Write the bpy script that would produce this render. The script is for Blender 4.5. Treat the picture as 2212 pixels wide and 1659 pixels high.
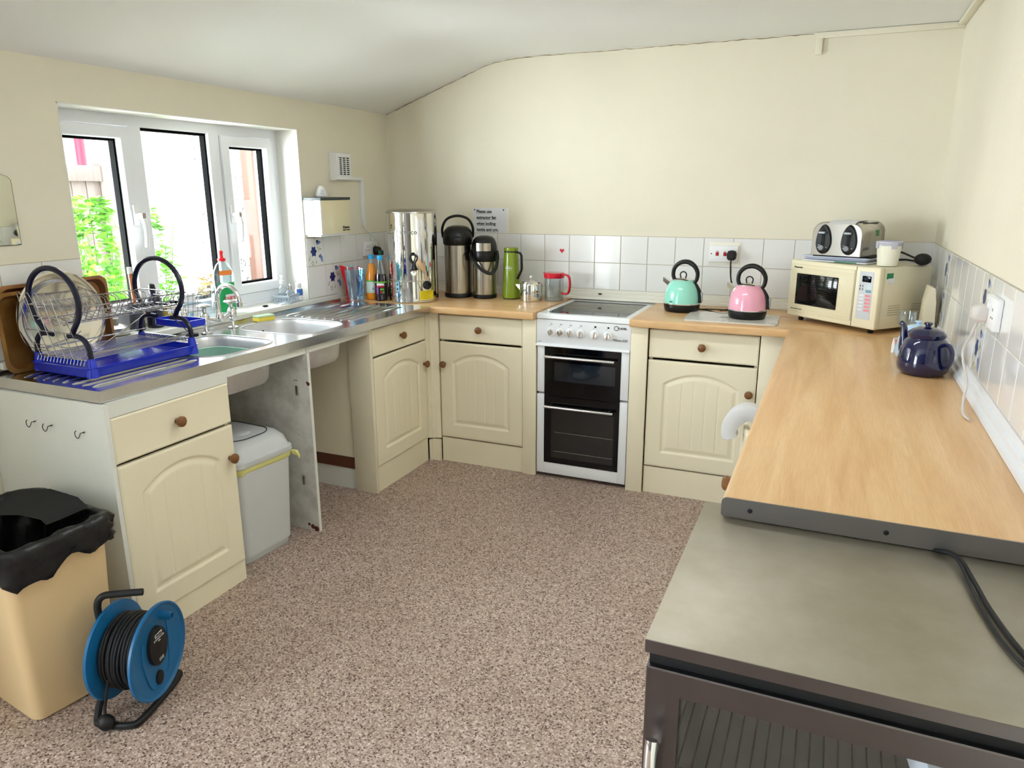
import bpy, bmesh, math, random
from mathutils import Vector, Matrix
from math import sin, cos, pi, radians as rad

for _o in list(bpy.data.objects):
    bpy.data.objects.remove(_o, do_unlink=True)
SC = bpy.context.scene
COL = SC.collection

# ---------------------------------------------------------------- camera
cd = bpy.data.cameras.new('camera'); cam = bpy.data.objects.new('camera', cd); COL.objects.link(cam)
cd.sensor_fit = 'HORIZONTAL'; cd.sensor_width = 36.0; cd.lens = 1582.79 * 36.0 / 2212.0
cd.clip_start = 0.05; cd.clip_end = 200
R_ = Vector((0.916891, 0.399130, -0.002458)); U_ = Vector((-0.098957, 0.233284, 0.967360)); F_ = Vector((-0.386676, 0.886721, -0.253393))
cam.matrix_world = Matrix(((R_.x, U_.x, -F_.x, 2.6155), (R_.y, U_.y, -F_.y, -4.0682), (R_.z, U_.z, -F_.z, 1.5043), (0, 0, 0, 1)))
SC.camera = cam
# ---------------------------------------------------------------- sky, lights, exposure
SC.view_settings.view_transform = 'Standard'; SC.view_settings.look = 'None'
SC.view_settings.exposure = 0.44; SC.view_settings.gamma = 1.0; SC.view_settings.use_curve_mapping = False
wd = bpy.data.worlds.new('overcast_sky'); SC.world = wd; wd.use_nodes = True
wn = wd.node_tree.nodes; wl = wd.node_tree.links
bg = wn['Background']
tc = wn.new('ShaderNodeTexCoord'); sx = wn.new('ShaderNodeSeparateXYZ'); rp = wn.new('ShaderNodeValToRGB')
wl.new(tc.outputs['Generated'], sx.inputs[0]); wl.new(sx.outputs['Z'], rp.inputs[0])
rp.color_ramp.elements[0].position = 0.45; rp.color_ramp.elements[0].color = (0.80, 0.86, 0.95, 1)
rp.color_ramp.elements[1].position = 0.9; rp.color_ramp.elements[1].color = (0.95, 0.98, 1.0, 1)
wl.new(rp.outputs[0], bg.inputs[0]); bg.inputs[1].default_value = 10.0
def area(name, loc, size, power, rot, color=(1, 1, 1)):
    l = bpy.data.lights.new(name, 'AREA'); l.shape = 'RECTANGLE'; l.size, l.size_y = size; l.energy = power; l.color = color
    o = bpy.data.objects.new(name, l); COL.objects.link(o); o.location = loc; o.rotation_euler = rot
    return o
# daylight through the glazed door in the left wall behind the camera
area('daylight_side_door', (-0.34, -4.95, 1.10), (1.7, 1.35), 98, (0, rad(-90), 0), (0.72, 0.87, 1.0))
# added area lamp outside, out of view, boosting the daylight through the kitchen window
area('yard_fill_lamp', (-1.5, -2.9, 1.0), (2.0, 1.6), 340, Vector((1.35, 1.4, 0.35)).to_track_quat('-Z', 'Y').to_euler(), (0.88, 0.95, 1.0))
# added fill lamp under the ceiling, above the frame, to brighten the kitchen
area('ceiling_fill_lamp', (1.75, -1.80, 2.185), (1.0, 0.12), 10, (0, 0, 0), (0.93, 0.97, 1.0))

# ---------------------------------------------------------------- materials
def lin(c):
    c = c / 255.0
    return c / 12.92 if c <= 0.04045 else ((c + 0.055) / 1.055) ** 2.4
def rgb(r, g, b): return (lin(r), lin(g), lin(b), 1)
_M = {}
def mat(name, col=(200, 200, 200), rough=0.5, metal=0.0, trans=0.0, ior=1.45, var=0.0, vscale=6.0, bump=0.0, bscale=60.0, coat=0.0, alpha=1.0, col2=None, spec=0.5, stretch=None, emit=0.0, thr=None, det=4.0):
    if name in _M: return _M[name]
    m = bpy.data.materials.new(name); m.use_nodes = True; _M[name] = m
    nt = m.node_tree; N = nt.nodes; L = nt.links; b = N['Principled BSDF']
    b.inputs['Base Color'].default_value = rgb(*col); b.inputs['Roughness'].default_value = rough
    b.inputs['Metallic'].default_value = metal; b.inputs['Transmission Weight'].default_value = trans
    b.inputs['IOR'].default_value = ior; b.inputs['Coat Weight'].default_value = coat; b.inputs['Alpha'].default_value = alpha
    b.inputs['Specular IOR Level'].default_value = spec
    if emit: b.inputs['Emission Color'].default_value = rgb(*col); b.inputs['Emission Strength'].default_value = emit
    t = N.new('ShaderNodeTexCoord'); src = t.outputs['Object']
    if stretch:
        mp = N.new('ShaderNodeMapping'); mp.inputs['Scale'].default_value = stretch; L.new(src, mp.inputs[0]); src = mp.outputs[0]
    if var or col2:
        n = N.new('ShaderNodeTexNoise'); n.inputs['Scale'].default_value = vscale; n.inputs['Detail'].default_value = det; n.inputs['Roughness'].default_value = 0.6
        L.new(src, n.inputs['Vector'])
        r = N.new('ShaderNodeValToRGB'); e = r.color_ramp.elements
        lo, hi = thr if thr else (0.3, 0.7)
        e[0].position = lo; e[1].position = hi
        c1 = rgb(*col); c2 = rgb(*col2) if col2 else tuple(max(0, x * (1 - var)) for x in c1[:3]) + (1,)
        e[0].color = c2; e[1].color = c1
        L.new(n.outputs['Fac'], r.inputs[0]); L.new(r.outputs[0], b.inputs['Base Color'])
    if bump:
        n2 = N.new('ShaderNodeTexNoise'); n2.inputs['Scale'].default_value = bscale; n2.inputs['Detail'].default_value = 3
        L.new(src, n2.inputs['Vector'])
        bp = N.new('ShaderNodeBump'); bp.inputs['Strength'].default_value = bump; bp.inputs['Distance'].default_value = 0.01
        L.new(n2.outputs['Fac'], bp.inputs['Height']); L.new(bp.outputs[0], b.inputs['Normal'])
    return m

WALLC = (236, 229, 208)
m_wall = mat('cream_painted_plaster', WALLC, 0.75, var=0.07, vscale=1.3, bump=0.10, bscale=45)
m_ceil = mat('white_ceiling_paint', (240, 240, 236), 0.8, var=0.03, vscale=1.0, bump=0.05, bscale=40)
m_reveal = mat('white_reveal_paint', (240, 238, 230), 0.7, var=0.06, vscale=5, bump=0.08, bscale=50)
m_cream = mat('cream_foil', (240, 230, 202), 0.42, var=0.02, vscale=3)
m_creamd = mat('cream_board', (234, 224, 198), 0.5, var=0.05, vscale=5)
m_white = mat('white_plastic', (240, 240, 240), 0.35)
m_upvc = mat('white_window_plastic', (238, 240, 244), 0.3)
m_whitewood = mat('white_painted_board', (226, 226, 218), 0.5, var=0.05, vscale=4)
m_dirty = mat('scuffed_white_board', (214, 212, 206), 0.6, col2=(184, 178, 172), vscale=14, thr=(0.3, 0.6), det=8, bump=0.05)
m_tile = mat('white_glazed_tile', (238, 237, 234), 0.12, coat=0.4, var=0.02, vscale=3)
m_grout = mat('grout', (190, 180, 165), 0.8)
m_trim = mat('cream_painted_trim', (236, 232, 218), 0.4)
m_knob = mat('brown_wood_knob', (136, 88, 46), 0.35, var=0.3, vscale=30, stretch=(1, 1, 4))
m_chrome = mat('chrome', (225, 225, 225), 0.08, 1.0)
m_steel = mat('brushed_steel', (190, 186, 178), 0.28, 1.0, var=0.08, vscale=12, stretch=(1, 12, 1))
m_black = mat('black_plastic', (9, 9, 10), 0.35)
m_blackm = mat('matt_black', (6, 6, 6), 0.65)
m_rubber = mat('black_rubber', (12, 12, 13), 0.55)
m_blackglass = mat('black_glass', (4, 4, 5), 0.06, spec=0.4)
m_ink = mat('black_print', (25, 25, 28), 0.6)
m_wprint = mat('white_print', (225, 225, 225), 0.6)
m_glass = mat('clear_glass', (250, 252, 252), 0.02, trans=1.0, ior=1.45)
def thin_clear(name, col, gloss=0.06, edge=0.75):
    m = bpy.data.materials.new(name); m.use_nodes = True; _M[name] = m; nt = m.node_tree; N = nt.nodes; L = nt.links; N.remove(N['Principled BSDF'])
    t = N.new('ShaderNodeBsdfTransparent'); t.inputs[0].default_value = rgb(*col); g = N.new('ShaderNodeBsdfGlossy'); g.inputs['Roughness'].default_value = 0.05
    lw = N.new('ShaderNodeLayerWeight'); lw.inputs['Blend'].default_value = 0.25; mr = N.new('ShaderNodeMapRange'); mr.inputs['To Min'].default_value = gloss; mr.inputs['To Max'].default_value = edge
    mx = N.new('ShaderNodeMixShader'); L.new(lw.outputs['Facing'], mr.inputs['Value']); L.new(mr.outputs[0], mx.inputs[0]); L.new(t.outputs[0], mx.inputs[1]); L.new(g.outputs[0], mx.inputs[2]); L.new(mx.outputs[0], N['Material Output'].inputs[0])
    return m
m_cplastic = thin_clear('clear_plastic', (246, 250, 252))
m_paper = mat('white_paper', (232, 232, 236), 0.8, var=0.04, vscale=8)
m_darkgap = mat('dark_shadow_gap_board', (40, 36, 32), 0.9)

def wood_material():
    m = bpy.data.materials.new('beech_laminate'); m.use_nodes = True; nt = m.node_tree; N = nt.nodes; L = nt.links; b = N['Principled BSDF']
    t = N.new('ShaderNodeTexCoord')
    def noise(sc, scale, det, rough=0.6, dist=0.0):
        mp = N.new('ShaderNodeMapping'); mp.inputs['Scale'].default_value = sc; L.new(t.outputs['Object'], mp.inputs[0])
        n = N.new('ShaderNodeTexNoise'); n.inputs['Scale'].default_value = scale; n.inputs['Detail'].default_value = det; n.inputs['Roughness'].default_value = rough; n.inputs['Distortion'].default_value = dist
        L.new(mp.outputs[0], n.inputs['Vector']); return n
    a = noise((0.7, 8, 8), 2.2, 5, 0.55, 0.6); c = noise((3, 70, 70), 5, 4, 0.7)
    r = N.new('ShaderNodeValToRGB'); e = r.color_ramp.elements
    e[0].position = 0.30; e[0].color = rgb(206, 160, 106); e[1].position = 0.72; e[1].color = rgb(230, 194, 146)
    k = e.new(0.5); k.color = rgb(219, 178, 126)
    mx = N.new('ShaderNodeMixRGB'); mx.blend_type = 'MULTIPLY'; mx.inputs[0].default_value = 0.35
    r2 = N.new('ShaderNodeValToRGB'); r2.color_ramp.elements[0].position = 0.35; r2.color_ramp.elements[0].color = (0.72, 0.62, 0.5, 1); r2.color_ramp.elements[1].position = 0.6; r2.color_ramp.elements[1].color = (1, 1, 1, 1)
    L.new(a.outputs['Fac'], r.inputs[0]); L.new(c.outputs['Fac'], r2.inputs[0]); L.new(r.outputs[0], mx.inputs[1]); L.new(r2.outputs[0], mx.inputs[2])
    L.new(mx.outputs[0], b.inputs['Base Color']); b.inputs['Roughness'].default_value = 0.3
    return m
m_wood = wood_material()
def floor_material():
    m = bpy.data.materials.new('speckled_safety_floor'); m.use_nodes = True; nt = m.node_tree; N = nt.nodes; L = nt.links; b = N['Principled BSDF']
    t = N.new('ShaderNodeTexCoord')
    v = N.new('ShaderNodeTexVoronoi'); v.inputs['Scale'].default_value = 210; L.new(t.outputs['Object'], v.inputs['Vector'])
    s = N.new('ShaderNodeSeparateColor'); L.new(v.outputs['Color'], s.inputs[0])
    r = N.new('ShaderNodeValToRGB'); r.color_ramp.interpolation = 'LINEAR'; e = r.color_ramp.elements
    e[0].position = 0.0; e[0].color = rgb(92, 72, 64); e[1].position = 1.0; e[1].color = rgb(220, 204, 194)
    for p, c in ((0.10, (86, 68, 60)), (0.16, (150, 128, 114)), (0.55, (172, 149, 135)), (0.85, (196, 177, 165))):
        k = e.new(p); k.color = rgb(*c)
    L.new(s.outputs[0], r.inputs[0])
    n = N.new('ShaderNodeTexNoise'); n.inputs['Scale'].default_value = 1.4; n.inputs['Detail'].default_value = 3; L.new(t.outputs['Object'], n.inputs['Vector'])
    r2 = N.new('ShaderNodeValToRGB'); r2.color_ramp.elements[0].position = 0.3; r2.color_ramp.elements[0].color = (0.9, 0.87, 0.84, 1); r2.color_ramp.elements[1].position = 0.7; r2.color_ramp.elements[1].color = (1, 1, 1, 1)
    L.new(n.outputs['Fac'], r2.inputs[0])
    mx = N.new('ShaderNodeMixRGB'); mx.blend_type = 'MULTIPLY'; mx.inputs[0].default_value = 1; L.new(r.outputs[0], mx.inputs[1]); L.new(r2.outputs[0], mx.inputs[2])
    L.new(mx.outputs[0], b.inputs['Base Color']); b.inputs['Roughness'].default_value = 0.5
    bp = N.new('ShaderNodeBump'); bp.inputs['Strength'].default_value = 0.15; bp.inputs['Distance'].default_value = 0.002
    L.new(s.outputs[1], bp.inputs['Height']); L.new(bp.outputs[0], b.inputs['Normal'])
    return m
m_floor = floor_material()

# ---------------------------------------------------------------- geometry helpers
def V(*a): return Vector(a)
class MB:
    def __init__(self): self.b = bmesh.new()
    def box(self, x0, y0, z0, x1, y1, z1, bev=0.0, seg=2):
        xs, ys, zs = sorted((x0, x1)), sorted((y0, y1)), sorted((z0, z1))
        vs = [self.b.verts.new((x, y, z)) for z in zs for y in ys for x in xs]
        F = [(0, 2, 3, 1), (4, 5, 7, 6), (0, 1, 5, 4), (2, 6, 7, 3), (0, 4, 6, 2), (1, 3, 7, 5)]
        fs = [self.b.faces.new([vs[i] for i in f]) for f in F]
        if bev > 0:
            es = list({e for f in fs for e in f.edges})
            bmesh.ops.bevel(self.b, geom=es, offset=bev, segments=seg, profile=0.5, affect='EDGES')
        return self
    def loft(self, rings, cap0=True, cap1=True, closed=True, ring_closed=False):
        R = [[self.b.verts.new(p) for p in r] for r in rings]
        n = len(R[0]); m = len(R)
        for i in range(m if ring_closed else m - 1):
            a, c = R[i], R[(i + 1) % m]
            for j in range(n if closed else n - 1):
                k = (j + 1) % n
                try: self.b.faces.new((a[j], a[k], c[k], c[j]))
                except ValueError: pass
        if not ring_closed and closed:
            if cap0: self.b.faces.new(list(reversed(R[0])))
            if cap1: self.b.faces.new(R[-1])
        return self
    def lathe(self, prof, c=(0, 0, 0), seg=32, axis='Z', cap0=True, cap1=True, sx=1.0, sy=1.0):
        rings = []
        for r, h in prof:
            r = max(r, 1e-5); ring = []
            for i in range(seg):
                a = 2 * pi * i / seg; u, v = r * cos(a) * sx, r * sin(a) * sy
                p = (u, v, h) if axis == 'Z' else ((h, u, v) if axis == 'X' else (v, h, u))
                ring.append((c[0] + p[0], c[1] + p[1], c[2] + p[2]))
            rings.append(ring)
        return self.loft(rings, cap0, cap1)
    def tube(self, pts, r, seg=10, closed=False, cap=True, flat=1.0):
        P = [Vector(p) for p in pts]; n = len(P); rs = r if isinstance(r, (list, tuple)) else [r] * n
        T = []
        for i in range(n):
            a = P[(i - 1) % n] if (closed or i > 0) else P[i]; c = P[(i + 1) % n] if (closed or i < n - 1) else P[i]
            T.append((c - a).normalized())
        up = Vector((0, 0, 1)) if abs(T[0].z) < 0.9 else Vector((1, 0, 0))
        nrm = (up - T[0] * up.dot(T[0])).normalized(); rings = []
        for i in range(n):
            nrm = (nrm - T[i] * nrm.dot(T[i]))
            nrm = nrm.normalized() if nrm.length > 1e-6 else T[i].orthogonal().normalized()
            bn = T[i].cross(nrm)
            rings.append([P[i] + nrm * (cos(2 * pi * k / seg) * rs[i]) + bn * (sin(2 * pi * k / seg) * rs[i] * flat) for k in range(seg)])
        return self.loft(rings, cap, cap, ring_closed=closed)
    def prism(self, poly, axis, a, b):
        def P(u, v, w): return {'X': (w, u, v), 'Y': (u, w, v), 'Z': (u, v, w)}[axis]
        return self.loft([[P(u, v, a) for u, v in poly], [P(u, v, b) for u, v in poly]])
    def quad(self, *ps):
        self.b.faces.new([self.b.verts.new(p) for p in ps]); return self
    def sphere(self, c, r, seg=20, sx=1, sy=1, sz=1):
        n = seg // 2
        return self.loft([[(c[0] + max(r * sin(pi * i / n), 1e-5) * cos(2 * pi * k / seg) * sx, c[1] + max(r * sin(pi * i / n), 1e-5) * sin(2 * pi * k / seg) * sy, c[2] - r * cos(pi * i / n) * sz) for k in range(seg)] for i in range(n + 1)])
    def xf(self, M):
        bmesh.ops.transform(self.b, matrix=M, verts=self.b.verts); return self
    def mesh(self, name, mats, angle=35):
        bmesh.ops.remove_doubles(self.b, verts=self.b.verts, dist=1e-6)
        bmesh.ops.recalc_face_normals(self.b, faces=self.b.faces)
        me = bpy.data.meshes.new(name); self.b.to_mesh(me); self.b.free()
        for x in (mats if isinstance(mats, (list, tuple)) else [mats]): me.materials.append(x)
        me.polygons.foreach_set('use_smooth', [True] * len(me.polygons))
        me.set_sharp_from_angle(angle=rad(angle))
        return me
    def build(self, name, mats, parent=None, label=None, loc=None, rot=None, angle=35):
        o = bpy.data.objects.new(name, self.mesh(name, mats, angle)); COL.objects.link(o)
        if parent: o.parent = parent
        if label: o['label'] = label
        if loc: o.location = loc
        if rot: o.rotation_euler = rot
        return o
def thing(name, label, cat, loc=(0, 0, 0), rz=0.0, group=None, rot=None):
    o = bpy.data.objects.new(name, None); COL.objects.link(o); o.location = loc; o.rotation_euler = rot if rot else (0, 0, rz)
    o['label'] = label; o['category'] = cat; o.empty_display_size = 0.05
    if group: o['group'] = group
    return o
def tag(o, label, cat, group=None):
    o['label'] = label; o['category'] = cat
    if group: o['group'] = group
    return o
def struct(o): o['kind'] = 'structure'; return o
def copy_tree(o, parent=None):
    c = o.copy(); COL.objects.link(c)
    if parent: c.parent = parent
    for ch in [x for x in bpy.data.objects if x.parent == o]: copy_tree(ch, c)
    return c
def arc(cx, cy, r, a0, a1, n, f, ry=None):
    ry = ry or r
    return [f(cx + r * cos(rad(a0 + (a1 - a0) * i / n)), cy + ry * sin(rad(a0 + (a1 - a0) * i / n))) for i in range(n + 1)]
def spl(pts, n=8, closed=False):
    P = [Vector(p) for p in pts]; out = []; m = len(P)
    for i in range(m if closed else m - 1):
        g = lambda k: P[k % m] if closed else P[min(max(k, 0), m - 1)]
        p0, p1, p2, p3 = g(i - 1), g(i), g(i + 1), g(i + 2)
        for j in range(n):
            t = j / n
            out.append(0.5 * ((2 * p1) + (p2 - p0) * t + (2 * p0 - 5 * p1 + 4 * p2 - p3) * t * t + (3 * p1 - p0 - 3 * p2 + p3) * t ** 3))
    if not closed: out.append(P[-1])
    return out
def rrect(x0, y0, x1, y1, r, z, n=6):
    out = []
    for cx, cy, a in ((x1 - r, y1 - r, 0), (x0 + r, y1 - r, 90), (x0 + r, y0 + r, 180), (x1 - r, y0 + r, 270)):
        for i in range(n + 1):
            t = rad(a + 90 * i / n); out.append((cx + r * cos(t), cy + r * sin(t), z))
    return out
_dg = None
def text(s, size, loc, rot, parent, m, name='lettering', align='CENTER', depth=0.0004, bold=0.0, label=None, shear=0.0, sx=1.0):
    c = bpy.data.curves.new('t', 'FONT'); c.body = s; c.size = size; c.align_x = align; c.align_y = 'CENTER'; c.extrude = depth; c.offset = bold; c.shear = shear; c.resolution_u = 3
    o = bpy.data.objects.new('t', c); COL.objects.link(o)
    dg = bpy.context.evaluated_depsgraph_get(); me = bpy.data.meshes.new_from_object(o.evaluated_get(dg)); me.name = name
    bpy.data.objects.remove(o); bpy.data.curves.remove(c); me.materials.clear(); me.materials.append(m)
    t = bpy.data.objects.new(name, me); COL.objects.link(t); t.parent = parent; t.location = loc; t.rotation_euler = rot; t.scale = (sx, 1, 1)
    if label: t['label'] = label
    return t
FX = (rad(90), 0, 0)          # text facing -Y (local)


# ================================================================ THE ROOM
W, H, ZL, YR = 3.048, 2.235, 1.967, -5.9
b = MB(); b.box(-0.3, YR - 0.15, -0.1, W + 0.15, 0.15, 0.0); struct(b.build('floor', m_floor))
low = [(-0.3, 1.862), (0, 1.967), (0.3, 2.073), (0.55, 2.160), (0.66, 2.198), (0.74, 2.219), (0.83, 2.230), (0.95, 2.235), (W + 0.15, 2.235)]
b = MB(); b.prism(low + [(W + 0.15, 2.5), (-0.3, 2.5)], 'Y', YR - 0.15, 0.15); struct(b.build('ceiling', m_ceil))
b = MB(); b.box(-0.3, 0, 0, W + 0.15, 0.15, 2.30); struct(b.build('wall_back', m_wall))
b = MB(); b.box(W, YR, 0, W + 0.15, 0, 2.30); struct(b.build('wall_right', m_wall))
def wall_with_holes(name, xa, xb, y0, y1, z1, holes, mm):
    b = MB(); ys = sorted({y0, y1} | {h[0] for h in holes} | {h[1] for h in holes})
    for a, c in zip(ys[:-1], ys[1:]):
        h = [q for q in holes if q[0] <= a + 1e-6 and q[1] >= c - 1e-6]
        if h: b.box(xa, a, 0, xb, c, h[0][2]); b.box(xa, a, h[0][3], xb, c, z1)
        else: b.box(xa, a, 0, xb, c, z1)
    return struct(b.build(name, mm))
WY0, WY1, WZ0, WZ1 = -2.156, -0.846, 0.915, 1.822
wall_with_holes('wall_left', -0.30, 0, YR, 0, 1.99, [(WY0, WY1, WZ0, WZ1), (-5.65, -4.25, 0.15, 2.05 - 0.15)], m_wall)
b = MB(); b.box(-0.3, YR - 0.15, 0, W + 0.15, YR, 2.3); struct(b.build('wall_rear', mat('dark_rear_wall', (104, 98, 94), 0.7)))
b = MB(); b.box(1.20, -1.86, 2.190, 2.30, -1.74, 2.2345, 0.004); tag(b.build('fill_lamp_housing', m_white), 'added white housing above the unseen ceiling fill lamp', 'light')  # invented housing that goes with the added ceiling fill lamp
# white plaster lining of the window recess
b = MB(); e = 0.004
b.box(-0.14, WY0, WZ1 - e, 0.001, WY1, WZ1).box(-0.14, WY1 - e, WZ0, 0.001, WY1, WZ1).box(-0.14, WY0, WZ0, 0.001, WY0 + e, WZ1)
struct(b.build('trim_1', m_reveal))
# window sill board
b = MB(); b.box(-0.15, WY0 + 0.004, 0.915, 0.0, WY1 - 0.004, 0.94).box(0.0, -2.52, 0.915, 0.035, -0.60, 0.94, 0.003)
struct(b.build('trim_2', m_whitewood))

# uneven filler line where the ceiling meets the back wall
b = MB(); rr_ = random.Random(3); pts = []
for i in range(90):
    x = 0.004 + (2.42 - 0.004) * i / 89
    for (xa, za), (xb_, zb2) in zip(low[1:-1], low[2:]):
        if xa <= x <= xb_ + 1e-6: z = za + (zb2 - za) * (x - xa) / (xb_ - xa); break
    pts.append((x, -0.0012, z - 0.003 - rr_.uniform(0, 0.004)))
b.tube(pts, [rr_.uniform(0.0006, 0.0026) for _ in pts], 5); struct(b.build('trim_10', mat('mildewed_filler', (172, 160, 132), 0.9, col2=(120, 108, 84), vscale=25)))

# ---- the three-light window
FXa, FXb = -0.20, -0.14          # frame depth
b = MB()
b.box(FXa, WY0, WZ1 - 0.048, FXb, WY1, WZ1).box(FXa, WY0, 0.94, FXb, WY1, 1.0)
b.box(FXa + .0005, WY0 + .0005, 0.95, FXb - .0005, WY0 + 0.045, WZ1 - 0.01).box(FXa + .0005, WY1 - 0.045, 0.95, FXb - .0005, WY1 - .0005, WZ1 - 0.01)
M1, M2 = -1.722, -1.283
for ym in (M1, M2): b.box(FXa + .001, ym - 0.032, 0.98, FXb - .0007, ym + 0.032, WZ1 - 0.02)
b.box(FXa + 0.011, WY0 + .001, 0.935, FXb + 0.02, WY1 - .001, 0.955)
win = struct(b.build('window_1', m_upvc))
m_gasket = mat('black_window_gasket', (2, 2, 2), 0.7, spec=0.05)
m_pane = thin_clear('window_glass', (253, 255, 255), 0.03, 0.35)
lights = [(WY0 + 0.045, M1 - 0.032, True), (M1 + 0.032, M2 - 0.032, False), (M2 + 0.032, WY1 - 0.045, True)]
for y0, y1, op in lights:
    z0, z1 = 1.0, WZ1 - 0.048
    if op:
        sw = 0.052; b = MB(); x0, x1 = FXa + 0.01, FXb + 0.014
        b.loft([[(x, y0 + a, z0 + a), (x, y1 - a, z0 + a), (x, y1 - a, z1 - a), (x, y0 + a, z1 - a)] for x, a in ((x0, 0.004), (x1 - .003, 0.004), (x1, 0.007), (x1, sw - .004), (x1 - .004, sw), (x0, sw))], ring_closed=True)
        b.build('sash', m_upvc, win); y0 += sw; y1 -= sw; z0 += sw; z1 -= sw
    else: z0 += 0.012; z1 -= 0.002
    b = MB(); g = 0.009; x0, x1 = FXa + 0.012, FXa + 0.042
    b.box(x0, y0 - .002, z0 - .002, x1, y0 + g, z1).box(x0, y1 - g, z0 - .002, x1, y1 + .002, z1).box(x0, y0, z0 - .002, x1, y1, z0 + g).box(x0, y0, z1 - g, x1, y1, z1 + .002)
    b.build('gasket', m_gasket, win, 'black rubber gasket and spacer bar around the pane')
    b = MB(); b.box(FXa + 0.024, y0, z0, FXa + 0.028, y1, z1); b.build('pane', m_pane, win)
for yh, zt in ((-1.782, 1.445), (-1.225, 1.435)):
    b = MB(); x = FXb + 0.014
    b.box(x, yh - 0.011, zt - 0.075, x + 0.012, yh + 0.011, zt + 0.01, 0.003)
    b.tube(spl([(x + 0.012, yh, zt - 0.035), (x + 0.04, yh, zt - 0.04), (x + 0.05, yh + 0.004, zt - 0.07), (x + 0.046, yh + 0.008, zt - 0.12), (x + 0.04, yh + 0.008, zt - 0.165)], 5), [0.011] * 12 + [0.009] * 9, 10)
    h = b.build('handle', m_white, win, 'white window handle')
    b = MB(); b.box(x + 0.03, yh - 0.009, zt - 0.045, x + 0.056, yh + 0.009, zt - 0.022, 0.003); b.build('lock_button', mat('brown_grey_button', (176, 160, 146), 0.4), h)

# glazed door opening behind the camera on the left, frame only in view of reflections
b = MB()
b.box(-0.22, -5.65, 0.15, -0.14, -5.57, 1.9).box(-0.22, -4.33, 0.15, -0.14, -4.25, 1.9).box(-0.22, -5.65, 1.82, -0.14, -4.25, 1.9).box(-0.22, -5.65, 0.15, -0.14, -4.25, 0.23).box(-0.22, -4.99, 0.2, -0.14, -4.91, 1.85)
struct(b.build('window_2', m_upvc))

# ---- tiles (two rows of 150 mm), as real bevelled tiles on a grout bed
T = 0.152; ZT = 1.266
def tile_rows(name, axis, pos, sgn, spans, zrows, skip=()):
    """axis 'Y': tiles on the back wall running along x; axis 'X': on a side wall running along y"""
    b = MB(); g = MB(); t = 0.007
    for a, c in spans:
        for zi, (z0, z1) in enumerate(zrows):
            e = 0.0016
            if axis == 'Y': b.box(a + e, pos, z0 + e, c - e, pos + sgn * t, z1 - e, 0.0012, 1)
            else: b.box(pos, a + e, z0 + e, pos + sgn * t, c - e, z1 - e, 0.0012, 1)
    A, C = min(s[0] for s in spans), max(s[1] for s in spans); Z0, Z1 = min(z[0] for z in zrows), max(z[1] for z in zrows)
    if axis == 'Y': g.box(A, pos, Z0, C, pos + sgn * 0.0045, Z1 + 0.001)
    else: g.box(pos, A, Z0, pos + sgn * 0.0045, C, Z1 + 0.001)
    o = struct(b.build(name, m_tile)); g.build('grout_bed', m_grout, o)
    return o
xt0 = 0.9038
ZR = [(ZT - T, ZT), (ZT - 2 * T, ZT - T)]
xs = [xt0 + (k) * T for k in range(-5, 14)]
spans = [(0.0, xs[0])] + list(zip(xs[:-1], xs[1:])) + [(xs[-1], W)]
spans = [(a, c) for a, c in spans if c - a > 0.01]
tb = tile_rows('trim_3', 'Y', 0, -1, spans, ZR)
ysr = [-0.06 - k * T for k in range(0, 21)]
tr = tile_rows('trim_4', 'X', W, -1, [(ysr[0], 0)] + [(c, a) for a, c in zip(ysr[:-1], ysr[1:])], ZR)
ysl = [WY1 + k * T for k in range(0, 6)]
tl = tile_rows('trim_5', 'X', 0, 1, [(a, min(c, -0.001)) for a, c in zip(ysl, ysl[1:] + [0])], [(ZT - T, ZT), (0.94, ZT - T)])
tl2 = tile_rows('trim_6', 'X', 0, 1, [(WY0 - (k + 1) * T, WY0 - k * T) for k in range(4)], [(ZT - T, ZT), (0.94, ZT - T)])
# moulded upstands
prof = [(0, 0.962), (-0.010, 0.962), (-0.012, 0.950), (-0.011, 0.944), (-0.020, 0.940), (-0.022, 0.928), (-0.021, 0.924), (-0.030, 0.920), (-0.031, 0.906), (0, 0.906)]
b = MB(); b.prism([(y, z) for y, z in prof], 'X', 0.0, W); struct(b.build('trim_7', m_trim))
b = MB(); b.prism([(W + y * 1.0, z) for y, z in prof], 'Y', -2.63, -0.0); struct(b.build('trim_8', mat('white_painted_trim', (230, 232, 234), 0.4)))
b = MB(); b.prism([(-y * 0.9, z) for y, z in prof], 'Y', -0.60, -0.0); struct(b.build('trim_9', m_trim))

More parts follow.
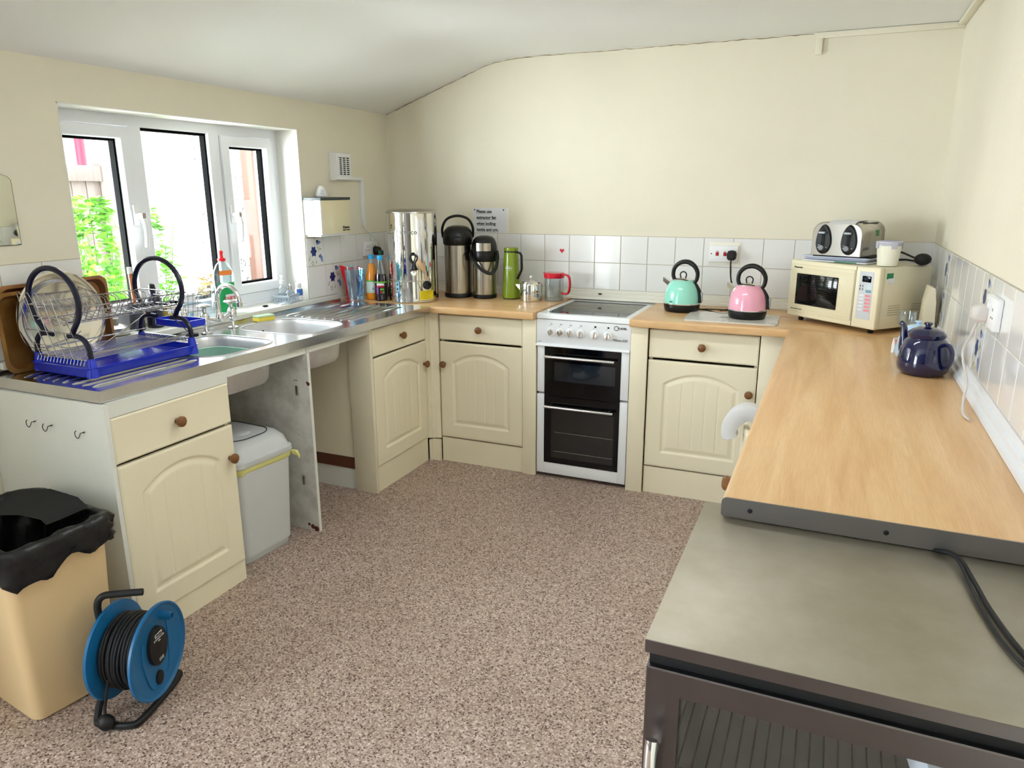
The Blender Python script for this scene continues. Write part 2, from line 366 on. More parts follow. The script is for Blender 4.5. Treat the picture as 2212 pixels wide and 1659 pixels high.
# ---- flower transfers on some tiles
m_navy = mat('navy_flower_print', (28, 44, 110), 0.3); m_pale = mat('pale_blue_flower_print', (120, 140, 190), 0.3); m_leafp = mat('olive_leaf_print', (170, 172, 130), 0.3)
def flowers(o, org, u, v, n, s=0.152):
    org, u, v, n = Vector(org), Vector(u), Vector(v), Vector(n)
    def P(a, c, lift=0.0003): return org + u * (a * s) + v * (c * s) + n * lift
    def blob(b, a, c, ra, rc, ang=0, k=10, petals=0):
        pts = []
        for i in range(k * 2):
            t = 2 * pi * i / (k * 2); r = 1 + (0.18 * cos(petals * t) if petals else 0)
            x, y = ra * r * cos(t), rc * r * sin(t); ca, sa = cos(rad(ang)), sin(rad(ang))
            pts.append(P(a + x * ca - y * sa, c + x * sa + y * ca))
        b.b.faces.new([b.b.verts.new(p) for p in pts])
    b = MB(); blob(b, 0.38, 0.52, 0.15, 0.17, 0, 16, 6); b.build('flower_print', m_navy, o)
    b = MB()
    blob(b, 0.66, 0.83, 0.12, 0.08, 0, 10, 3); blob(b, 0.60, 0.87, 0.05, 0.05); blob(b, 0.80, 0.26, 0.07, 0.15, 20, 12, 5); blob(b, 0.70, 0.33, 0.05, 0.05)
    b.build('flower_print', m_pale, o)
    b = MB()
    for a, c, g in ((0.62, 0.62, 60), (0.70, 0.58, 40), (0.78, 0.55, 20), (0.66, 0.52, 80), (0.16, 0.30, 50), (0.12, 0.22, 20), (0.30, 0.02, 0), (0.25, 0.10, 70), (0.32, 0.12, 110), (0.50, 0.10, 80), (0.46, 0.95, 60)):
        blob(b, a, c + 0.03, 0.055, 0.024, g, 6)
    pts = [P(0.45, 0.34), P(0.50, 0.22), P(0.47, 0.12), P(0.40, 0.06)]
    b.tube(spl(pts, 4), 0.0006, 4)
    b.build('leaf_print', m_leafp, o)
flowers(tl, (0.007, ysl[0], ZT - T), (0, 1, 0), (0, 0, 1), (1, 0, 0))
flowers(tl, (0.007, ysl[1], ZT - 2 * T), (0, 1, 0), (0, 0, 1), (1, 0, 0))
for k in (3, 9):
    for r in (1, 2): flowers(tr, (W - 0.007, ysr[k], ZT - r * T), (0, -1, 0), (0, 0, 1), (-1, 0, 0))
flowers(tl2, (0.007, WY0 - 3 * T, ZT - T), (0, 1, 0), (0, 0, 1), (1, 0, 0))
# small red heart sticker on a back wall tile
b = MB(); c0 = V(1.163, -0.0075, 1.175)
pts = []
for i in range(24):
    t = 2 * pi * i / 24; pts.append(c0 + V(16 * sin(t) ** 3, 0, 13 * cos(t) - 5 * cos(2 * t) - 2 * cos(3 * t) - cos(4 * t)) * 0.0009)
b.b.faces.new([b.b.verts.new(p) for p in pts])
tag(b.build('heart_sticker', mat('red_print', (214, 36, 66), 0.4)), 'small red heart sticker on a tile above the red-lidded jug', 'sticker')

# ================================================================ CABINETS
_doors = {}
def door_mesh(w, h):
    key = (round(w, 3), round(h, 3))
    if key in _doors: return _doors[key]
    st = 0.0035; nx, nz = int(w / st), int(h / st)
    x0, x1, z0 = 0.075, w - 0.075, 0.075; zc, zs = h - 0.055, h - 0.115   # arch crown / springing height
    cx = w / 2; half = (x1 - x0) / 2; rise = zc - zs; Rr = (half * half + rise * rise) / (2 * rise)
    def ss(t): t = min(max(t, 0), 1); return t * t * (3 - 2 * t)
    def depth(x, z):
        e = min(x, w - x, z, h - z); y = 0.0
        if e < 0.006: y += (0.006 - e) / 0.006 * 0.003
        rr = Rr - math.hypot(x - cx, z - (zc - Rr))
        d = min(x - x0, x1 - x, z - z0, rr)
        if d > 0:
            y += 0.007 * ss(d / 0.010) - 0.0055 * ss((d - 0.013) / 0.022)
            if d > 0.036:
                pw = (x1 - x0 - 0.072) / 5; f = ((x - x0 - 0.036) / pw) % 1.0; g = min(f, 1 - f) * pw
                if g < 0.0026 and 0.02 < x - x0 - 0.036 < (x1 - x0 - 0.072) - 0.02: y += 0.0026 * (1 - g / 0.0026)
        return y
    b = MB(); B = b.b
    G = [[B.verts.new((w * i / nx, depth(w * i / nx, h * j / nz), h * j / nz)) for i in range(nx + 1)] for j in range(nz + 1)]
    for j in range(nz):
        for i in range(nx): B.faces.new((G[j][i], G[j][i + 1], G[j + 1][i + 1], G[j + 1][i]))
    rim = [G[0][i] for i in range(nx + 1)] + [G[j][nx] for j in range(1, nz + 1)] + [G[nz][i] for i in range(nx - 1, -1, -1)] + [G[j][0] for j in range(nz - 1, 0, -1)]
    bk = [B.verts.new((v.co.x, 0.018, v.co.z)) for v in rim]; n = len(rim)
    for i in range(n): B.faces.new((rim[i], bk[i], bk[(i + 1) % n], rim[(i + 1) % n]))
    B.faces.new(bk)
    me = b.mesh('door', m_cream, 50); _doors[key] = me
    return me
def knob(parent, x, z, y=0.0, name='knob'):
    b = MB(); b.lathe([(0.0095, 0.003), (0.0085, -0.006), (0.0095, -0.012), (0.0165, -0.016), (0.0195, -0.022), (0.0185, -0.029), (0.012, -0.034), (0.002, -0.0355)], (0, 0, 0), 20, 'Y')
    o = b.build(name, m_knob, parent, 'turned brown wooden knob'); o.location = (x, y, z)
    return o
def base_unit(label, org, rz, w, z=(0.715, 0.853), dz=(0.15, 0.702), plinth=0.145, knob_side='R', mat_body=None, depth=0.53, door_angle=0.0, hinge='L', plin_x=(0, 0), drawer=True, plinth_y=0.008, top=0.862):
    t = thing('base_cabinet', label, 'cabinet', org, rz)
    if z[1] < 0.83: top = 0.815
    b = MB(); b.box(0.002, 0.021, 0.10, w - 0.002, depth, 0.118).box(0.002, 0.021, 0.10, 0.018, depth, top).box(w - 0.018, 0.021, 0.10, w - 0.002, depth, top).box(0.002, depth - 0.008, 0.10, w - 0.002, depth, top).box(0.002, 0.021, top - 0.016, w - 0.002, depth, top)
    b.build('body', mat_body or m_creamd, t)
    if drawer:
        b = MB(); z0, z1 = z; B = b
        # drawer front with chamfered border
        B.loft([[(0.002, 0.018, z0), (w - 0.002, 0.018, z0), (w - 0.002, 0.018, z1), (0.002, 0.018, z1)], [(0.002, 0.004, z0), (w - 0.002, 0.004, z0), (w - 0.002, 0.004, z1), (0.002, 0.004, z1)],
                [(0.008, 0.0005, z0 + 0.006), (w - 0.008, 0.0005, z0 + 0.006), (w - 0.008, 0.0005, z1 - 0.006), (0.008, 0.0005, z1 - 0.006)], [(0.013, 0.0015, z0 + 0.011), (w - 0.013, 0.0015, z0 + 0.011), (w - 0.013, 0.0015, z1 - 0.011), (0.013, 0.0015, z1 - 0.011)]])
        d = B.build('drawer', m_cream, t, angle=15); knob(d, w / 2, (z0 + z1) / 2, 0.0015)
    me = door_mesh(w - 0.004, dz[1] - dz[0])
    d = bpy.data.objects.new('door', me); COL.objects.link(d); d.parent = t
    if hinge == 'L': d.location = (0.002, 0, dz[0]); d.rotation_euler = (0, 0, rad(-door_angle))
    else:
        d.location = (w - 0.002 - (w - 0.004) * cos(rad(door_angle)), -(w - 0.004) * sin(rad(door_angle)), dz[0]); d.rotation_euler = (0, 0, rad(door_angle))
    kx = (w - 0.004 - 0.028) if knob_side == 'R' else 0.028
    knob(d, kx, (dz[1] - dz[0]) - 0.125, 0.0)
    if plinth:
        b = MB(); b.box(plin_x[0], plinth_y, 0.0, w + plin_x[1], plinth_y + 0.016, plinth - 0.003); b.build('plinth', m_cream, t)
    return t
RL = rad(90)
base_unit('cream cabinet at the near end of the sink run, beside the beige bin', (0.577, -2.556, 0), RL, 0.500, z=(0.662, 0.815), dz=(0.088, 0.652), plinth=0.088, knob_side='R', depth=0.56)
far = base_unit('cream cabinet under the right hand drainer of the sink, at the corner', (0.577, -1.103, 0), RL, 0.512, z=(0.716, 0.852), dz=(0.14, 0.706), plinth=0.14, knob_side='R', depth=0.56)
base_unit('cream cabinet left of the cooker, below the flasks', (0.645, -0.56, 0), 0, 0.502, knob_side='L')
base_unit('cream cabinet right of the cooker, below the two kettles', (1.820, -0.56, 0), 0, 0.518, knob_side='R', plin_x=(0, 0.10))
RR = rad(-90)
base_unit('cream cabinet under the right worktop with its door ajar', (2.463, -1.385, 0), RR, 0.50, door_angle=11.5, hinge='R', knob_side='R')
base_unit('cream cabinet under the near end of the right worktop', (2.441, -2.00, 0), RR, 0.50, knob_side='R')
base_unit('cream cabinet under the right worktop next to the microwave corner', (2.463, -0.72, 0), RR, 0.50, knob_side='R')
# filler boards either side of the cooker
b = MB(); b.box(1.150, -0.567, 0, 1.226, -0.549, 0.864, 0.001); tag(b.build('filler_panel', m_cream), 'narrow cream filler board on the left of the cooker', 'panel')
b = MB(); b.box(1.732, -0.573, 0, 1.816, -0.555, 0.864, 0.001); tag(b.build('filler_panel', m_cream), 'narrow cream filler board on the right of the cooker', 'panel')
b = MB(); b.box(2.342, -0.567, 0.146, 2.459, -0.549, 0.864, 0.001); tag(b.build('filler_panel', m_cream), 'cream filler board in the right hand corner beside the kettle cabinet', 'panel')
# moulded corner post between the two left hand cabinets
b = MB(); b.prism([(0.560, -0.588), (0.574, -0.588), (0.578, -0.584), (0.582, -0.584), (0.586, -0.578), (0.600, -0.578), (0.604, -0.574), (0.606, -0.568), (0.640, -0.560), (0.640, -0.545), (0.560, -0.545)], 'Z', 0.135, 0.864)
cp = b.build('corner_post', m_cream); tag(cp, 'moulded cream corner post between two cabinets left of the cooker', 'post')
b = MB(); b.box(0.575, -0.585, 0.0, 0.590, -0.555, 0.125).box(0.590, -0.572, 0.0, 0.640, -0.556, 0.128); b.build('plinth_piece', m_cream, cp)

# white end panel with hooks, beside the beige bin
b = MB(); b.box(0.002, -2.574, 0, 0.578, -2.558, 0.864, 0.0008); ep = b.build('end_panel', m_whitewood); tag(ep, 'white end panel of the sink run with small black hooks', 'panel')
for i, (px) in enumerate((0.245, 0.325, 0.478)):
    b = MB(); y = -2.574; z0 = 0.775
    b.tube([(0, -0.0, 0), (0, -0.010, 0.0)], 0.0012, 6)
    b.tube(spl([(0, -0.010, 0.0), (-0.006, -0.013, -0.002), (-0.011, -0.014, -0.012), (-0.020, -0.014, -0.020), (-0.030, -0.014, -0.014), (-0.031, -0.014, -0.002), (-0.024, -0.014, 0.005)], 5), 0.0013, 6)
    b.sphere((0, -0.006, 0), 0.0028, 8)
    h = b.build('cup_hook', m_blackm, ep, 'small black metal cup hook'); h.location = (px, y, z0 - 0.004 * i)
# white fascia under the sink top
b = MB(); b.box(0.5575, -2.556, 0.817, 0.573, -2.055, 0.8652).box(0.5575, -2.056, 0.836, 0.5735, -1.602, 0.8652).box(0.5575, -1.582, 0.836, 0.573, -1.130, 0.8652)
tag(b.build('fascia_board', m_whitewood), 'long white fascia board under the front edge of the sink', 'board')
# divider with hinge plates
b = MB(); b.box(0.03, -1.600, 0, 0.576, -1.584, 0.864, 0.0008); dv = b.build('divider_panel', m_dirty); tag(dv, 'scuffed white upright board standing between the bin and the empty space under the sink', 'panel')
b = MB(); b.box(0.5755, -1.600, 0, 0.5775, -1.584, 0.835); b.build('front_edge', m_whitewood, dv, 'chipped white edge strip')
for zz in (0.665, 0.245):
    b = MB(); b.box(0.505, -1.606, zz - 0.022, 0.517, -1.600, zz + 0.022, 0.002).tube([(0.519, -1.604, zz - 0.018), (0.519, -1.604, zz + 0.02)], 0.003, 8)
    b.build('hinge_plate', m_steel, dv)
for x, z, r in ((0.568, 0.705, 0.006), (0.573, 0.70, 0.009), (0.50, 0.71, 0.003), (0.51, 0.71, 0.003), (0.54, 0.02, 0.012), (0.56, 0.012, 0.014), (0.52, 0.028, 0.008), (0.50, 0.46, 0.002)):
    b = MB(); b.lathe([(r, 0.0), (r * 0.6, -0.0006)], (x, -1.600, z), 9, 'Y'); b.build('rust_spot', mat('rust', (92, 50, 32), 0.8), dv)
# cream side board with a brown batten in the empty space
b = MB(); b.box(0.445, -1.128, 0, 0.575, -1.106, 0.862, 0.001); sp = b.build('side_panel', m_creamd); tag(sp, 'cream side board next to the empty space under the sink', 'panel')
b = MB(); b.box(0.02, -1.116, 0.175, 0.445, -1.106, 0.862); b.build('recessed_board', m_creamd, sp)
b = MB(); b.box(0.02, -1.122, 0.115, 0.445, -1.106, 0.172); b.build('batten', mat('dark_brown_batten', (96, 54, 36), 0.6), sp, 'dark brown wooden batten')
b = MB(); b.box(0.02, -1.117, 0.0, 0.445, -1.106, 0.115); b.build('lower_board', m_whitewood, sp)

# ================================================================ WORKTOPS
def worktop_prof(front, back, z0=0.867, z1=0.905, r=0.010):
    s = 1 if front < back else -1
    p = [(back, z0), (back, z1)]
    for i in range(5):
        a = rad(90 + 90 * i / 4); p.append((front + s * (r + r * cos(a)), z1 - r + r * sin(a)))
    for i in range(4):
        a = rad(180 + 90 * i / 3); p.append((front + s * (r * 0.6 + r * 0.6 * cos(a)), z0 + r * 0.6 + r * 0.6 * sin(a)))
    return p
b = MB(); b.prism(worktop_prof(-0.612, -0.001), 'X', 0.001, 1.2255); wt = b.build('worktop', m_wood); tag(wt, 'beech worktop left of the cooker carrying the urn and flasks', 'worktop')
b = MB(); b.prism(worktop_prof(-0.612, -0.001), 'X', 1.7315, W - 0.001); wt = b.build('worktop', m_wood); tag(wt, 'beech worktop right of the cooker carrying the two kettles', 'worktop')
L0 = 2.632 - 0.6145
b = MB(); b.prism([(-(x), z) for x, z in worktop_prof(-2.452, -W + 0.001)] if False else [(y, z) for y, z in worktop_prof(0.0, W - 0.001 - 2.455)], 'X', 0, L0)
wt = b.build('worktop', m_wood, loc=(2.455, -0.6145, 0), rot=(0, 0, 0))
wt.matrix_world = Matrix(((0, 1, 0, 2.455), (-1, 0, 0, -0.6145), (0, 0, 1, 0), (0, 0, 0, 1)))
tag(wt, 'long beech worktop along the right wall, carrying the dark blue teapot', 'worktop')
m_alu = mat('grey_aluminium_strip', (120, 116, 113), 0.4, 0.7, var=0.05)
b = MB(); b.prism([(y, z) for y, z in worktop_prof(-0.001, W - 0.001 - 2.455, 0.865, 0.906, 0.011)], 'X', L0, L0 + 0.004)
st = b.build('end_strip', m_alu, wt, 'grey metal end strip with screw holes')
for yy in (0.055, 0.30): b = MB(); b.lathe([(0.005, L0 + 0.0042), (0.004, L0 + 0.0048)], (0, yy, 0.885), 12, 'X'); b.build('screw_hole', m_blackm, st)
# cream plain board under the right worktop's near end
b = MB(); b.box(2.463, -2.522, 0, W - 0.003, -2.504, 0.864); tag(b.build('end_panel', m_cream), 'cream end panel under the near end of the right worktop', 'panel')

# ================================================================ SINK
m_sink = mat('satin_stainless', (214, 214, 216), 0.2, 1.0, var=0.10, vscale=10, bump=0.03, bscale=30)
m_bowl = mat('satin_bowl_steel', (220, 220, 222), 0.42, 0.85, var=0.12, vscale=14)
def fx(y): return 0.555 + (y + 2.562) * (0.622 - 0.555) / (2.562 - 0.622)
S0, S1 = -2.562, -0.6155
sink = thing('sink_unit', 'long stainless steel sink top with two bowls and ridged drainers', 'sink', (0.3, -1.6, 0.866)); SO = V(-0.3, 1.6, -0.866)
def sh(b): return b.xf(Matrix.Translation(SO))
bowls = [rrect(0.145, -2.065, 0.530, -1.690, 0.10, 0.905, 8), rrect(0.130, -1.572, 0.548, -1.225, 0.11, 0.905, 8)]
b = MB(); B = b.b
def loopv(pts):
    vs = [B.verts.new(p) for p in pts]; return vs, [B.edges.new((vs[i], vs[(i + 1) % len(vs)])) for i in range(len(vs))]
ov, oe = loopv([(0.036, S0, 0.905), (fx(S0), S0, 0.905), (fx(-1.9), -1.9, 0.905), (fx(-1.25), -1.25, 0.905), (fx(S1), S1, 0.905), (0.036, S1, 0.905)])
ed = list(oe)
for q in bowls: ed += loopv(q)[1]
bmesh.ops.triangle_fill(B, use_beauty=True, use_dissolve=False, edges=ed)
# folded front edge and ends, raised rim line
def strip(pa, pb): b.quad(pa, pb, (pb[0], pb[1], 0.866), (pa[0], pa[1], 0.866))
strip((fx(S0), S0, 0.905), (fx(S1), S1, 0.905)); strip((0.036, S0, 0.905), (fx(S0), S0, 0.905)); strip((fx(S1), S1, 0.905), (0.036, S1, 0.905))
b.quad((fx(S0), S0, 0.866), (fx(S1), S1, 0.866), (fx(S1) - 0.02, S1, 0.866), (fx(S0) - 0.02, S0, 0.866))
b.quad((0.036, S0, 0.905), (0.036, S1, 0.905), (0.036, S1, 0.914), (0.036, S0, 0.914))
sh(b).build('sink_top', m_sink, sink)
def rimtube(b, ring, r, dz=0.0): b.tube([(p[0], p[1], p[2] + dz) for p in ring], r, 6, closed=True)
for i, q in enumerate(bowls):
    x0, y0, x1, y1 = [(0.145, -2.065, 0.530, -1.690), (0.130, -1.572, 0.548, -1.225)][i]; r = (0.10, 0.11)[i]
    b = MB(); rings = [q]
    for d, z, rr in ((0.004, 0.900, 0.0), (0.008, 0.885, 0.0), (0.016, 0.80, 0), (0.022, 0.755, 0), (0.034, 0.738, 0), (0.060, 0.730, 0)):
        rings.append(rrect(x0 + d, y0 + d, x1 - d, y1 - d, max(r - d * 0.6, 0.03), z, 8))
    b.loft(rings, False, True); rimtube(b, q, 0.0035)
    o = sh(b).build('sink_bowl', m_bowl, sink)
    b = MB(); b.lathe([(0.032, 0.7305), (0.030, 0.733), (0.022, 0.733), (0.020, 0.7315), (0.004, 0.7315)], ((x0 + x1) / 2, (y0 + y1) / 2, 0), 24); sh(b).build('plug_hole', m_chrome, o)
    b = MB(); b.lathe([(0.009, 0), (0.008, 0.0015)], (0, 0, 0), 14, 'X'); b.xf(Matrix.Translation(V(x0 + 0.0145, (y0 + y1) / 2 + 0.02, 0.86))); sh(b).build('overflow_hole', m_blackm, o)
for k in range(9):
    b = MB(); x = 0.12 + k * 0.047
    b.tube([(x, -1.175, 0.9045), (x, -1.16, 0.907), (x, -0.72, 0.907), (x, -0.70, 0.9045)], 0.0038, 6, flat=1.6)
    sh(b).build('drainer_ridge', m_sink, sink)
    if k == 0: continue
    b = MB(); b.tube([(x - 0.01, -2.53, 0.9045), (x - 0.01, -2.51, 0.907), (x - 0.01, -2.13, 0.907), (x - 0.01, -2.11, 0.9045)], 0.0035, 6, flat=1.6)
    sh(b).build('drainer_ridge', m_sink, sink)
# green washing-up bowl
m_green = mat('sea_green_plastic', (146, 184, 168), 0.4)
t = thing('washing_up_bowl', 'sea green plastic washing-up bowl sitting in the left sink bowl', 'bowl', (0.3375, -1.8775, 0.7345))
b = MB(); rr = []
for d, z in ((0.030, 0.0), (0.012, 0.02), (0.0, 0.125), (-0.008, 0.128), (-0.008, 0.132), (0.003, 0.132), (0.004, 0.12), (0.016, 0.022), (0.034, 0.004)):
    rr.append(rrect(-0.142 + d, -0.142 + d, 0.142 - d, 0.142 - d, 0.078, z, 6))
b.loft(rr, True, True); b.build('basin', m_green, t)

# ---- bridge mixer tap
t = thing('mixer_tap', 'chrome bridge mixer tap with a swan-neck spout behind the sink bowls', 'tap', (0.116, -1.61, 0.9058))
b = MB()
b.tube(spl([(-0.006, -0.078, 0.066), (-0.006, -0.05, 0.058), (0, -0.02, 0.050), (0, 0.02, 0.050), (-0.006, 0.05, 0.058), (-0.006, 0.078, 0.066)], 4), 0.0095, 12)
b.lathe([(0.018, 0.042), (0.020, 0.055), (0.016, 0.075), (0.014, 0.082)], (0, 0, 0), 20)
b.build('bridge', m_chrome, t)
for s in (-1, 1):
    b = MB(); b.lathe([(0.024, 0.0), (0.024, 0.004), (0.013, 0.008), (0.010, 0.03), (0.015, 0.034), (0.015, 0.044), (0.020, 0.050), (0.021, 0.075), (0.016, 0.088), (0.010, 0.094), (0.009, 0.110)], (-0.006, 0.080 * s, 0), 20)
    p = b.build('pillar', m_chrome, t)
    b = MB(); b.lathe([(0.008, 0.108), (0.012, 0.112), (0.031, 0.117), (0.033, 0.121), (0.028, 0.126), (0.012, 0.129), (0.002, 0.130)], (-0.006, 0.080 * s, 0), 24); b.build('tap_head', m_chrome, p)
b = MB(); b.tube(spl([(0, 0, 0.06), (-0.004, 0.0, 0.105), (-0.002, 0, 0.155), (0.022, 0, 0.192), (0.062, 0, 0.205), (0.098, 0, 0.190), (0.118, 0, 0.158), (0.122, 0, 0.130)], 6), 0.0105, 14); b.lathe([(0.013, 0.114), (0.013, 0.134), (0.010, 0.136)], (0.122, 0, 0), 16); b.build('spout', m_chrome, t)
# black sink plug
t = thing('sink_plug', 'black rubber sink plug lying beside the left tap pillar', 'plug', (0.090, -1.752, 0.9052))
b = MB(); b.lathe([(0.026, 0), (0.028, 0.004), (0.024, 0.009), (0.002, 0.010)], (0, 0, 0), 20); b.build('stopper', m_blackm, t)
b = MB(); b.tube([(0.0, 0, 0.009), (0, 0, 0.018), (-0.008, 0.006, 0.028)], 0.0025, 6); b.build('ring', m_chrome, t)
# sponge
t = thing('sponge', 'yellow washing-up sponge with a green scourer side behind the right sink bowl', 'sponge', (0.112, -1.33, 0.9055), rad(78))
b = MB(); b.box(-0.046, -0.026, 0.0, 0.046, 0.026, 0.020, 0.004); b.build('foam', mat('yellow_foam', (238, 216, 84), 0.9, bump=0.3, bscale=200), t)
b = MB(); b.box(-0.046, -0.026, 0.0202, 0.046, 0.026, 0.028, 0.002); b.build('scourer', mat('pale_green_scourer', (196, 222, 190), 0.9, bump=0.3, bscale=200), t)

# ================================================================ DISH RACK
m_rackblue = mat('dark_blue_tube', (6, 9, 40), 0.3)
m_trayblue = mat('bright_blue_tray', (14, 44, 196), 0.22, coat=0.3)
m_wire = mat('chromed_wire', (176, 176, 180), 0.18, 1.0)
rk = thing('dish_rack', 'two tier chromed wire dish rack with blue hoops and a blue drip tray', 'dish rack', (0.274, -2.255, 0.9115), rad(-1.5))
# local: x 0 centre (into room +), y along the sink
b = MB(); X, Y = 0.150, 0.228
rr = [rrect(-X + d, -Y + d, X - d, Y - d, 0.03, z, 5) for d, z in ((0.012, 0.0), (0.004, 0.008), (0.0, 0.030), (-0.004, 0.034), (-0.004, 0.037), (0.006, 0.036), (0.010, 0.014), (0.02, 0.010))]
b.loft(rr); b.build('drip_tray', m_trayblue, rk)
for ys, nm in ((-0.205, 'near'), (0.205, 'far')):
    for s in (-1, 1):
        b = MB(); b.lathe([(0.020, 0.002), (0.020, 0.01), (0.013, 0.055), (0.011, 0.065)], (s * 0.135, ys, 0), 12); f = b.build('corner_foot', m_trayblue, rk)
        b = MB(); b.tube(spl([(s * 0.135, ys, 0.03), (s * 0.136, ys, 0.07), (s * 0.130, ys, 0.105), (s * 0.106, ys, 0.130), (s * 0.066, ys, 0.136), (s * 0.040, ys, 0.134)], 5), 0.0088, 10)
        b.build('lower_leg', m_rackblue, rk)
    b = MB(); pts = [(-0.075, ys, 0.136), (-0.092, ys, 0.158)] + [(-0.012 + 0.126 * cos(rad(a)), ys, 0.244 + 0.112 * sin(rad(a))) for a in range(212, -33, -9)] + [(0.072, ys, 0.158), (0.058, ys, 0.136)]
    b.tube(pts, 0.0092, 10); b.build('hoop', m_rackblue, rk)
wires = []
def wire(name, pts, r=0.0014, seg=6, closed=False): b = MB(); b.tube(pts, r, seg, closed=closed); return b.build(name, m_wire, rk)
# upper basket: deep V-sided plate rack
zt, zb = 0.232, 0.185
for x, z in ((-0.126, zt), (0.112, zt), (-0.075, zb), (0.075, zb)):
    wire('basket_rail', [(x, -0.225, z), (x, 0.225, z)], 0.0022)
for ys in (-0.222, 0.222): wire('basket_rail', [(-0.126, ys, zt), (0.112, ys, zt)], 0.0022)
for i in range(20):
    y = -0.205 + i * 0.0216
    k = 0.0105 if i % 2 else 0.0
    wire('basket_wire', [(-0.126, y, zt), (-0.100, y + k, zt - 0.012), (-0.075, y, zb), (-0.03, y, zb - 0.012), (0.03, y, zb - 0.012), (0.075, y, zb), (0.094, y + k, zt - 0.012), (0.112, y, zt)])
for x in (-0.045, 0.0, 0.045): wire('basket_rail', [(x, -0.222, zb - 0.013), (x, 0.222, zb - 0.013)], 0.0016)
# lower plate shelf with wires running lengthways
for x in (-0.128, 0.128): wire('shelf_rail', [(x, -0.215, 0.078), (x, 0.215, 0.078)], 0.0024)
for ys in (-0.215, 0.215): wire('shelf_rail', [(-0.128, ys, 0.060), (0.128, ys, 0.060)], 0.0022)
for i in range(15):
    x = -0.119 + i * 0.017
    wire('shelf_wire', [(x, -0.222, 0.042), (x, -0.215, 0.060), (x, 0.215, 0.060), (x, 0.222, 0.044)], 0.0016)
# upright plate loops near the left end
for i in range(5):
    y = -0.255 + i * 0.004; x = -0.075 + i * 0.042
    wire('plate_loop', spl([(x - 0.02, -0.222, 0.06), (x - 0.035, -0.235, 0.15), (x - 0.055, -0.245, 0.262), (x - 0.045, -0.247, 0.275), (x - 0.032, -0.245, 0.262), (x + 0.01, -0.232, 0.14), (x + 0.03, -0.222, 0.06)], 4), 0.0010)
for z, q in ((0.10, 0.228), (0.15, 0.235), (0.20, 0.24)): wire('plate_loop_rail', [(-0.128, -q, z), (0.10, -q, z)], 0.0014)
wire('brace', [(0.128, -0.21, 0.075), (-0.12, 0.20, 0.125)], 0.0018); wire('brace', [(-0.128, -0.21, 0.075), (0.0, -0.16, 0.12), (0.1, -0.2, 0.155)], 0.0018)
wire('brace', [(0.128, 0.21, 0.075), (0.02, 0.215, 0.145)], 0.0018)
# cutlery basket with its own blue tray hanging on the far end
for i in range(6): wire('cutlery_wire', [(-0.055 + i * 0.026, 0.235, 0.225), (-0.055 + i * 0.026, 0.25, 0.125)], 0.0012)
for i in range(6): wire('cutlery_wire', [(-0.055 + i * 0.026, 0.31, 0.215), (-0.055 + i * 0.026, 0.30, 0.125)], 0.0012)
for z in (0.15, 0.18, 0.212):
    o = (z - 0.125) * 0.12
    wire('cutlery_hoop', [(-0.068 - o, 0.245 - o, z), (0.085 + o, 0.245 - o, z), (0.085 + o, 0.302 + o, z), (-0.068 - o, 0.302 + o, z)], 0.0014, closed=True)
b = MB(); rr = [rrect(-0.085 + d, 0.228 + d, 0.100 - d, 0.318 - d, 0.012, z, 3) for d, z in ((0.006, 0.090), (0.0, 0.094), (0.0, 0.118), (0.004, 0.118), (0.006, 0.098))]; b.loft(rr); b.build('cutlery_tray', m_trayblue, rk)

# big round steel platter in / behind the rack and the brown baking trays leaning on the wall
m_mirr = mat('polished_tray_steel', (216, 212, 204), 0.12, 1.0)
def lean(o, base, tilt, rz): o.matrix_world = Matrix.Translation(base) @ Matrix.Rotation(rz, 4, 'Z') @ Matrix.Rotation(tilt, 4, 'Y')
t = thing('round_platter', 'large round polished steel platter leaning behind the dish rack', 'platter')
b = MB(); r = 0.166
b.lathe([(0.002, 0.010), (r * 0.72, 0.010), (r * 0.80, 0.006), (r * 0.95, -0.002), (r, -0.002), (r, -0.004), (r * 0.95, -0.005), (r * 0.80, 0.003), (r * 0.72, 0.008), (0.002, 0.008)], (0, 0, 0), 56, 'X', False, False)
b.xf(Matrix.Translation(V(0, 0, r))); b.build('dish', m_mirr, t)
t.matrix_world = Matrix.Translation(V(0.109, -2.325, 0.9065)) @ Matrix.Rotation(rad(0), 4, 'Z') @ Matrix.Rotation(rad(-4), 4, 'Y') @ Matrix.Rotation(rad(180), 4, 'Z')
m_bake = mat('brown_baked_tray', (176, 128, 84), 0.3, 0.6, col2=(140, 92, 56), vscale=7)
m_bake2 = mat('golden_baked_tray', (178, 134, 74), 0.35, 0.6, col2=(134, 92, 44), vscale=6)
def tray(label, w, h, base, rz, tilt, m):
    t = thing('baking_tray', label, 'tray')
    b = MB(); rr = []
    for d, x in ((0.0, 0.0), (0.0, 0.003), (0.012, 0.004), (0.022, -0.018), (0.05, -0.020)):
        rr.append([(x, p[0], p[1]) for p in rrect(-w / 2 + d, d, w / 2 - d, h - d, 0.035, 0, 6)])
    rr2 = [[(p[0] - 0.0015, p[1], p[2]) for p in q] for q in reversed(rr)]
    b.loft([q for q in rr], False, True); b.loft(rr2, True, False); b.build('pan', m, t)
    t.matrix_world = Matrix.Translation(base) @ Matrix.Rotation(rz, 4, 'Z') @ Matrix.Rotation(tilt, 4, 'Y')
    return t
tray('copper brown baking tray leaning on the wall left of the window, rearmost', 0.42, 0.295, V(0.0558, -2.305, 0.9065), rad(0), rad(-1.5), m_bake)
tray('golden brown baking tray leaning beside the dish rack at the left edge', 0.30, 0.275, V(0.0853, -2.390, 0.9065), rad(0), rad(-2.2), m_bake2)

